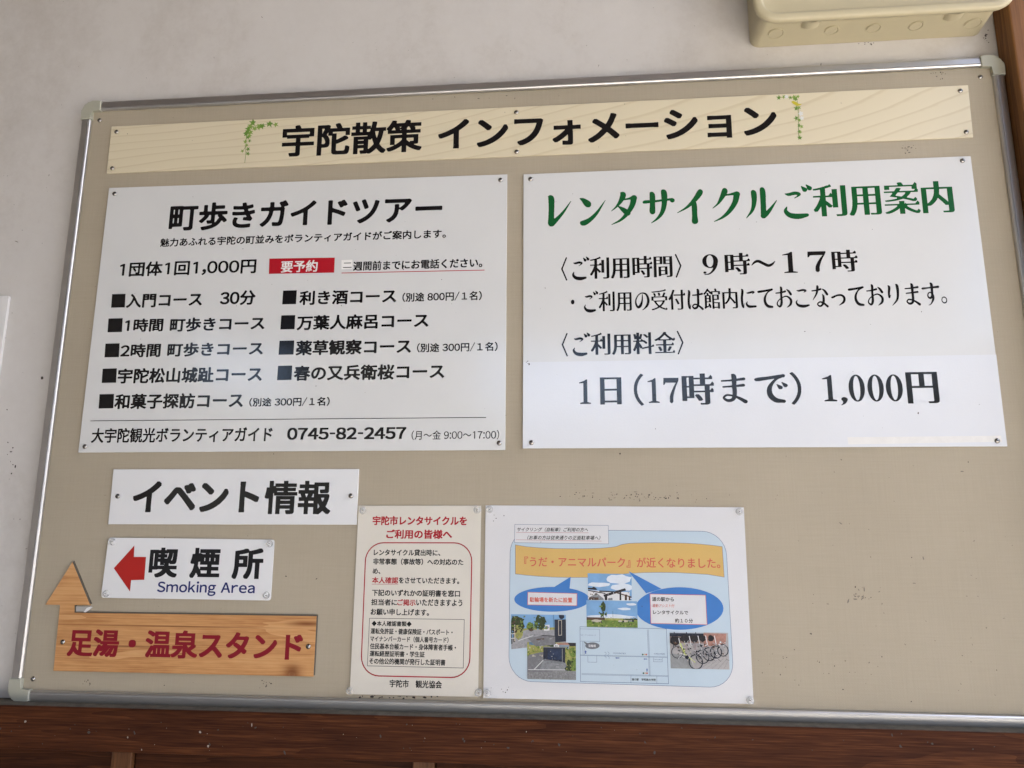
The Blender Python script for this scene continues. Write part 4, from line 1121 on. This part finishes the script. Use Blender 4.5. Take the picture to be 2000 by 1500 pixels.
photo('sheep_photo', 'small photo of sheep grazing on grass under a blue sky', [(1145,1172.3),(1244.5,1174.5),(1245.5,1226),(1146,1224)], 5, [
    (RC(0,0,1,1), SKY), (blob(.75,.30,.14,.05,10,1), CLOUD), (blob(.5,.60,.5,.09,16,2), CLOUD), (blob(.88,.12,.12,.05,10,7), CLOUD), (RC(0,.66,1,.75), YG), (RC(0,.64,.36,.74), BRN), (RC(.72,.66,1,.72), DG), (RC(0,.74,1,1), GRN),
    (blob(.33,.22,.05,.2,12,5), DG), (blob(.31,.5,.045,.1,12,6), DG), (RC(.32,.2,.335,.7), DG), (blob(.38,.52,.025,.06,9,8), DG), (RC(.515,.38,.52,.7), DG),
    (blob(.20,.77,.105,.055,12,3), SHP), (blob(.285,.82,.02,.04,8,2), BLK), (RC(.12,.8,.135,.88), BLK), (RC(.145,.8,.155,.88), BLK), (RC(.24,.8,.25,.88), BLK), (RC(.22,.8,.228,.87), BLK),
    (blob(.66,.76,.05,.04,10,4), SHP), (blob(.76,.76,.06,.045,10,4), SHP), (blob(.72,.77,.02,.04,8,1), BLK), (blob(.86,.74,.055,.04,10,9), GRY), (blob(.91,.75,.025,.05,8,3), BLK), (RC(.63,.78,.64,.85), BLK), (RC(.70,.78,.71,.85), BLK), (RC(.82,.76,.83,.84), BLK)] + clutter(40, (0,.80,1,1), [GRN, YG, DG], .012, .035, 2) + clutter(24, (.25,.2,.40,.62), [DG, GRN, SKY], .015, .04, 3) + clutter(20, (.4,.6,1,.68), [CLOUD, BRN, YG], .01, .02, 4))
photo('lane_photo', 'small photo of a paved lane with trees and a dark gate', [(998,1199.6),(1105.2,1201),(1105.7,1256.5),(998.7,1268)], 4, [
    (RC(0,0,1,1), SKY), (RC(.2,.42,.8,.56), YG), ([(.25,.46),(.8,.5),(1,.62),(1,1),(0,1),(0,.7)], LASP), (blob(.10,.28,.16,.26,16,1), DG), (blob(.53,.25,.11,.26,18,2), DG), (blob(.35,.36,.07,.13,12,3), GRN), (blob(.14,.55,.09,.2,12,4), YG), (blob(.36,.46,.04,.06,9,5), BRN),
    (RC(.60,.33,.70,.52), WHT), (blob(.65,.42,.035,.06,10,6), GRY), (RC(.77,0,.775,.5), BLK), (RC(.79,.16,1,.93), BLK), (blob(.92,.06,.06,.10,10,7), BLK), (RC(.86,.2,.87,.7), SHP), (RC(.915,.2,.925,.7), SHP), (RC(.86,.69,.925,.71), SHP), (RC(.86,.18,.925,.2), SHP),
    (ln(.13,.77,.40,.65,.008), WHT), ([(.3,.72),(.6,.66),(.8,.72),(.8,1),(.45,1)], ASP), (RC(.04,.28,.07,.8), DK), (RC(0,.33,.02,.85), DK), (RC(.055,.3,.075,.78), SHP), (RC(0,.55,.06,.57), WHT), (RC(0,.68,.06,.7), WHT), (RC(.46,.76,.60,.80), BRN), (ln(.55,.66,.8,.72,.012), DK)] + clutter(50, (0,.05,.26,.55), [DG, GRN, BRN, YG], .015, .045, 5) + clutter(36, (.42,.03,.64,.46), [DG, GRN, SKY], .012, .04, 6) + clutter(18, (.28,.25,.42,.48), [GRN, DG, YG], .012, .03, 7) + clutter(40, (.1,.55,.77,1), [ASP, LASP, GRY], .015, .05, 8, tall=.5))
photo('storage_photo', 'small photo of a black bicycle rack on marked asphalt beside grass', [(1029.6,1254),(1124.8,1255.6),(1125,1328),(1030,1326)], 6, [
    (RC(0,0,1,1), YG), (RC(.04,.0,.40,.08), ink((.12,.2,.28), .2)), (blob(.5,.05,.1,.08,12,1), DG), (RC(.8,0,1,.09), DK), ([(.60,.02),(.83,.0),(.88,.08),(.6,.09)], BRK), (RC(.66,.06,.86,.16), ink((.25,.33,.4), .15)), ([(.54,.15),(.55,.06),(.60,.03),(.65,.07),(.66,.15)], WHT), (RC(.575,.07,.59,.11), BLK), (RC(.605,.07,.62,.11), BLK),
    ([(0,.36),(.3,.26),(.75,.3),(.78,.6),(.92,.82),(0,.85)], ASP), ([(.55,.5),(.78,.52),(.84,.73),(.25,.74),(.33,.5)], GRY), (blob(.86,.70,.09,.08,12,3), DG), (blob(.86,.54,.06,.1,12,8), DG), (blob(.96,.6,.07,.22,12,4), GRN), (blob(.95,.25,.1,.14,12,6), GRN),
    (RC(.33,.12,.37,.46), DK), (RC(.36,.13,.40,.46), ink((.35,.42,.48), .1)), ([(.33,.12),(.78,.14),(.78,.55),(.72,.52),(.40,.46),(.34,.44)], BLK), (RC(.42,.18,.70,.46), ink((.03,.045,.09), .3)), (RC(.33,.115,.78,.14), GRY), (RC(.715,.16,.725,.54), LASP),
    (ln(.33,.48,.14,.74,.010), WHT), (ln(.02,.745,.78,.735,.008), WHT), (ln(.49,.575,.66,.59,.012), LASP), (ln(.59,.65,.65,.66,.02), LASP), (RC(0,.76,1,1), ink((.25,.25,.25), .35, 400)), (RC(0,.755,.5,.81), ASP)] + clutter(46, (.78,.12,1,.75), [GRN, DG, YG], .015, .04, 9) + clutter(36, (0,.1,.32,.4), [YG, GRN, SHP], .012, .035, 10) + clutter(60, (0,.82,1,1), [ASP, LASP, GRY], .01, .03, 11, tall=.6) + clutter(26, (.05,.45,.75,.72), [ASP, GRY, LASP], .01, .03, 12, tall=.5) + clutter(14, (.44,.2,.7,.45), [GRY, BLK], .012, .03, 13))
sh = [(RC(0,0,1,1), PAV), (RC(0,0,.58,.05), ink((.45,.52,.58), .1)), (RC(0,.03,.58,.12), BLK), (RC(.07,0,.085,.04), BLK), (RC(.28,0,.295,.04), BLK), (RC(.44,0,.455,.04), BLK), ([(.58,.02),(.97,.03),(.95,.3),(.58,.4)], BRK), (RC(0,.12,.58,.3), ink((.30,.21,.18), .2)), ([(0,.6),(.3,.62),(.4,1),(0,1)], ink((.30,.31,.31), .15))]
for i in range(5): sh.append((ln(.5+.1*i,1,.75+.07*i,.72,.004), GRY))
for i, (bx, by) in enumerate(((.9,.42),(.78,.47),(.66,.53),(.55,.6),(.43,.75))):
    for q in ring(bx, by+.06, .10+.006*i, .17+.01*i, .019): sh.append((q, BLK))
    for a in range(0, 180, 45): sh.append((ln(bx-.08*math.cos(R(a)), by+.06-.14*math.sin(R(a)), bx+.08*math.cos(R(a)), by+.06+.14*math.sin(R(a)), .003), LASP))
    sh.append((ln(bx-.14, by-.12, bx-.02, by+.05, .008), WHT)); sh.append((ln(bx-.05, by-.2, bx+.1, by-.02, .009), LASP))
for i, (bx, by) in enumerate(((.70,.16),(.55,.16),(.42,.17),(.27,.18),(.09,.24))):
    sh.append((blob(bx, by, .055+.012*i, .09+.012*i, 12, i), DK)); sh.append((ln(bx+.06, by-.08, bx+.09, by+.18, .009), WHT))
for q in ring(.12, .55, .105, .17, .013): sh.append((q, BLK))
sh += [(ln(.17,.3,.25,.62,.016), YEL), (ln(.25,.3,.24,.62,.01), YEL), (ln(.25,.6,.42,.82,.012), YEL), (ln(.13,.55,.25,.62,.008), WHT), (blob(.28,.68,.035,.06,10,2), BLK), (blob(.27,.40,.03,.12,10,3), ink((.35,.30,.30), .1)), (blob(.42,.40,.03,.1,10,3), ink((.35,.30,.30), .1))]
_q = random.Random(77)
sh += clutter(60, (.05,.25,.95,.6), [DK, BLK, GRY, WHT, BRN], .012, .035, 14) + clutter(40, (.25,.5,.8,.8), [DK, LASP, BLK, SHP], .01, .03, 15)
for i in range(34):
    x, y = _q.uniform(.1,.95), _q.uniform(.22,.75); a = _q.uniform(-1.2,1.2)
    sh.append((ln(x, y, x+.07*math.cos(a), y+.12*math.sin(a), .004), _q.choice([DK, WHT, LASP, BLK])))
photo('bicycle_photo', 'small photo of a row of hire bicycles with baskets', [(1307.8,1234),(1422,1236),(1424.7,1307.7),(1310,1305.3)], 4, sh)

# ---- route map
E_ = lambda a, b: (940+a*.14, 1180+b*.14)
F_ = lambda a, b: (1200+a*.14, 1180+b*.14)
mb = [E_(1377,315), F_(725,345), F_(755,1110), E_(1385,1080)]
linep('map_frame', [mb+mb[:1]], 2, .0006, 'poster_line')
linep('map_roads', [[E_(1380,345),E_(1650,350),E_(1652,522),E_(1380,515)], [E_(1412,520),E_(1420,703)],[E_(1432,520),E_(1440,703)],[E_(1385,708),F_(735,735)],[E_(1385,716),F_(735,745)],
    [E_(1400,968),F_(750,998)],[E_(1400,982),F_(750,1010)],[F_(460,355),F_(487,1000)],[F_(475,355),F_(500,1000)],[E_(1485,722),E_(1488,808),E_(1610,812),E_(1610,722)],
    [F_(545,748),F_(545,803),F_(668,805),F_(668,750)],[F_(230,1000),F_(230,1100)],[F_(592,1005),F_(592,1108)],
    [E_(1718,668),E_(1742,680),E_(1742,700),E_(1722,712)],[E_(1765,665),E_(1782,680),E_(1782,700),E_(1762,712)],[E_(1718,725),E_(1742,738),E_(1740,755)],[E_(1765,722),E_(1785,740),E_(1782,760)]], 2, .0004, 'poster_line')
polyp('map_bubble', [E_(1550+100*math.cos(2*math.pi*i/24), 580+47*math.sin(2*math.pi*i/24)) for i in range(24)], 3, 'poster_grey'); polyp('bubble_tail', [E_(1425,518),E_(1490,545),E_(1460,565)], 4, 'poster_grey')
T('駐輪場', (940+1497*.14,940+1597*.14,1180+562*.14,1180+600*.14), ('plain', .02), 'white_paper', 6)
BL_ = ink((.03,.07,.35), .05)
for q in ([E_(1455,645),E_(1472,662),E_(1464,662),E_(1464,692),E_(1450,692),E_(1450,662),E_(1442,662)], [E_(1868,750),E_(1885,740),E_(1885,745),E_(1925,746),E_(1925,755),E_(1885,755),E_(1885,760)],
          [F_(12,750),F_(30,740),F_(30,745),F_(70,746),F_(70,756),F_(30,756),F_(30,762)],[F_(405,765),F_(422,755),F_(422,760),F_(458,761),F_(458,770),F_(422,770),F_(422,776)],[F_(455,895),F_(467,910),F_(461,910),F_(461,940),F_(449,940),F_(449,910),F_(443,910)]):
    polyp('map_arrow', q, 3, BL_)
for cx, cy in ((420,703),(430,963)):
    for k_, cc in ((-25,(.06,.14,.12)),(0,(.62,.50,.30)),(25,(.5,.12,.08))):
        polyp('signal_dot', [F_(cx+k_+12*math.cos(2*math.pi*i/10), cy+12*math.sin(2*math.pi*i/10)) for i in range(10)], 3, ink(cc, .05))
T('道の駅　宇陀路大宇陀', (1200+242*.14,1200+578*.14,1180+1036*.14,1180+1070*.14), ('plain', .02), 'paper_black', 3)
T('うだ・アニマルパーク', (940+1385*.14,940+1598*.14,1180+423*.14,1180+442*.14), ('plain', .004), 'poster_line', 3)
T('宇陀市役所前交差点', (940+1840*.14,1222,1274.5,1277.5), ('plain', .002), 'poster_line', 3)
T('大宇陀小学校前', (1277,1298.5,1275.5,1278.5), ('plain', .002), 'poster_line', 3)
T('内科診療所', (1277.5,1292.5,1287,1289.5), ('plain', .002), 'poster_line', 3)
for (a, b), w in zip(((956,994.7),(1445,999),(950.5,1354.7),(1466,1369)), ('upper left','upper right','lower left','lower right')):
    pin(a, b, YPAP-.002, f'clear push pin in the {w} corner of the laminated cycling poster')
r2 = random.Random(31)
it = cluster(r2, 7, 975, 1345, 10, 6, YPAP, .0004, .0009) + cluster(r2, 4, 966, 1010, 6, 6, YPAP, .0005, .0009) + scatter(r2, 8, (960,1440,1000,1360), YPAP, .0003, .0008)
specks('dirt_specks', po, YPAP-.0023, it, M['dirt'], 16)

# ================================================================== junction box at the top right
def junction_box():
    yw = Y_WALL-.0008
    zb = (at(1482, 93, yw).z + at(1900, 70.5, yw).z)/2
    xl = at(1464.5, 84, yw).x; xr = at(1914, 50, yw).x
    # depth of the body so that the lid's lower edge shows where it does
    t = thing('junction_box', 'cream plastic electrical junction box on the wall above the notice board', 'junction box', ((xl+xr)/2, Y_WALL, zb))
    best = None
    for k in range(10, 140):
        y = -k/1000
        v = CR.transposed() @ (Vector((at(1506, 37).x, y, zb-.004))-CP); py = 750+FPX*v.y/v.z
        if best is None or abs(py-38) < best[0]: best = (abs(py-38), y)
    yb = best[1]+.012
    Hh = .30
    bm = bmesh.new()
    # body: round-cornered tub, tapering slightly to the front
    back = rounded(xl, xr, zb, zb+Hh, .016, 6); front = rounded(xl+.003, xr-.003, zb+.003, zb+Hh-.003, .016, 6)
    a = [bm.verts.new((x, yw, z)) for x, z in back]; b = [bm.verts.new((x, yb, z)) for x, z in front]
    n = len(a)
    for i in range(n): j = (i+1) % n; bm.faces.new((a[i], a[j], b[j], b[i]))
    bm.faces.new(b); bm.faces.new(a[::-1]); bmesh.ops.recalc_face_normals(bm, faces=bm.faces)
    body = bm_obj('box_body', bm, M['box'], t)
    # lid: flange with a rolled edge, recessed centre
    y0 = yb-.0006
    prof = [(.002, 0), (-.005, -.001), (-.0065, -.005), (-.0055, -.010), (-.002, -.0125), (.0055, -.0125), (.0075, -.0118), (.0105, -.0065), (.013, -.0058), (.04, -.0058)]
    bm = bmesh.new(); rings = []
    for ins, dy in prof:
        rings.append([bm.verts.new((x, y0+dy, z)) for x, z in rounded(xl-.004+ins, xr+.015-ins, zb+.001+ins, zb+Hh-.001-ins, max(.036-ins*.8, .006), 9)])
    for p, q in zip(rings, rings[1:]):
        n = len(p)
        for i in range(n): j = (i+1) % n; f = bm.faces.new((p[i], p[j], q[j], q[i])); f.smooth = True
    bm.faces.new(rings[-1]); bm.faces.new(rings[0][::-1]); bmesh.ops.recalc_face_normals(bm, faces=bm.faces)
    bm_obj('box_lid', bm, M['box'], t)
    # knockouts moulded into the underside: raised ring and disc
    def under(px, py):
        """point of the underside that shows at a pixel"""
        d = CR @ Vector(((px-1000)/FPX, (750-py)/FPX, -1)); s = (zb-CP.z)/d.z; return CP + d*s
    for zx, zy in ((612,197),(922,180),(1157,167),(1392,155),(1715,135)):
        p = under(1300+zx*.35, zy*.35)
        p.y = (Y_WALL+yb)/2 - .002 if zx < 1700 else p.y
        R_ = .0125 if 700 < zx < 1600 else .0142
        bm = bmesh.new()
        rr = [(R_, 0), (R_-.0002, -.0012), (R_-.0012, -.0012), (R_-.0014, -.0002), (R_-.0022, -.0002), (R_-.0024, -.0009), (0, -.0009)]
        rg = []
        zoff = .003*(Y_WALL-p.y)/(Y_WALL-yb)
        for q, dz in rr:
            rg.append([bm.verts.new((p.x+q*math.cos(2*math.pi*i/28), p.y+q*math.sin(2*math.pi*i/28), zb+zoff+dz)) for i in range(28)] if q else [bm.verts.new((p.x, p.y, zb+zoff+dz))])
        for u, v in zip(rg, rg[1:]):
            for i in range(28):
                j = (i+1) % 28
                f = bm.faces.new((u[i], u[j], v[j], v[i]) if len(v) > 1 else (u[i], u[j], v[0]))
                if abs(u[0].co.z-v[0].co.z) < 1e-6 and u is rg[3]: f.material_index = 1
        bmesh.ops.recalc_face_normals(bm, faces=bm.faces)
        bm_obj('knockout', bm, [M['box'], M['box_line']], t, smooth=False)
    for zx, zy in ((810,120),(1610,80)):
        p = at(1300+zx*.35, zy*.35, yb+.01)
        bm = bmesh.new()
        pr = [(.0165, 0), (.0165, .018), (.0135, .021), (0, .021)]
        n = 20; rg = []
        for q, dy in pr:
            rg.append([bm.verts.new((p.x+q*math.cos(math.pi+math.pi*i/n), yb+dy, zb+.006+q*.62*math.sin(math.pi+math.pi*i/n))) for i in range(n+1)])
        for u, v in zip(rg, rg[1:]):
            for i in range(n): bm.faces.new((u[i], v[i], v[i+1], u[i+1]))
        bmesh.ops.remove_doubles(bm, verts=bm.verts, dist=1e-6); bmesh.ops.recalc_face_normals(bm, faces=bm.faces)
        bm_obj('screw_boss', bm, M['box'], t)
    return t
junction_box()
for o in list(scene.objects):
    if o.type == 'MESH': o.data.name = o.name
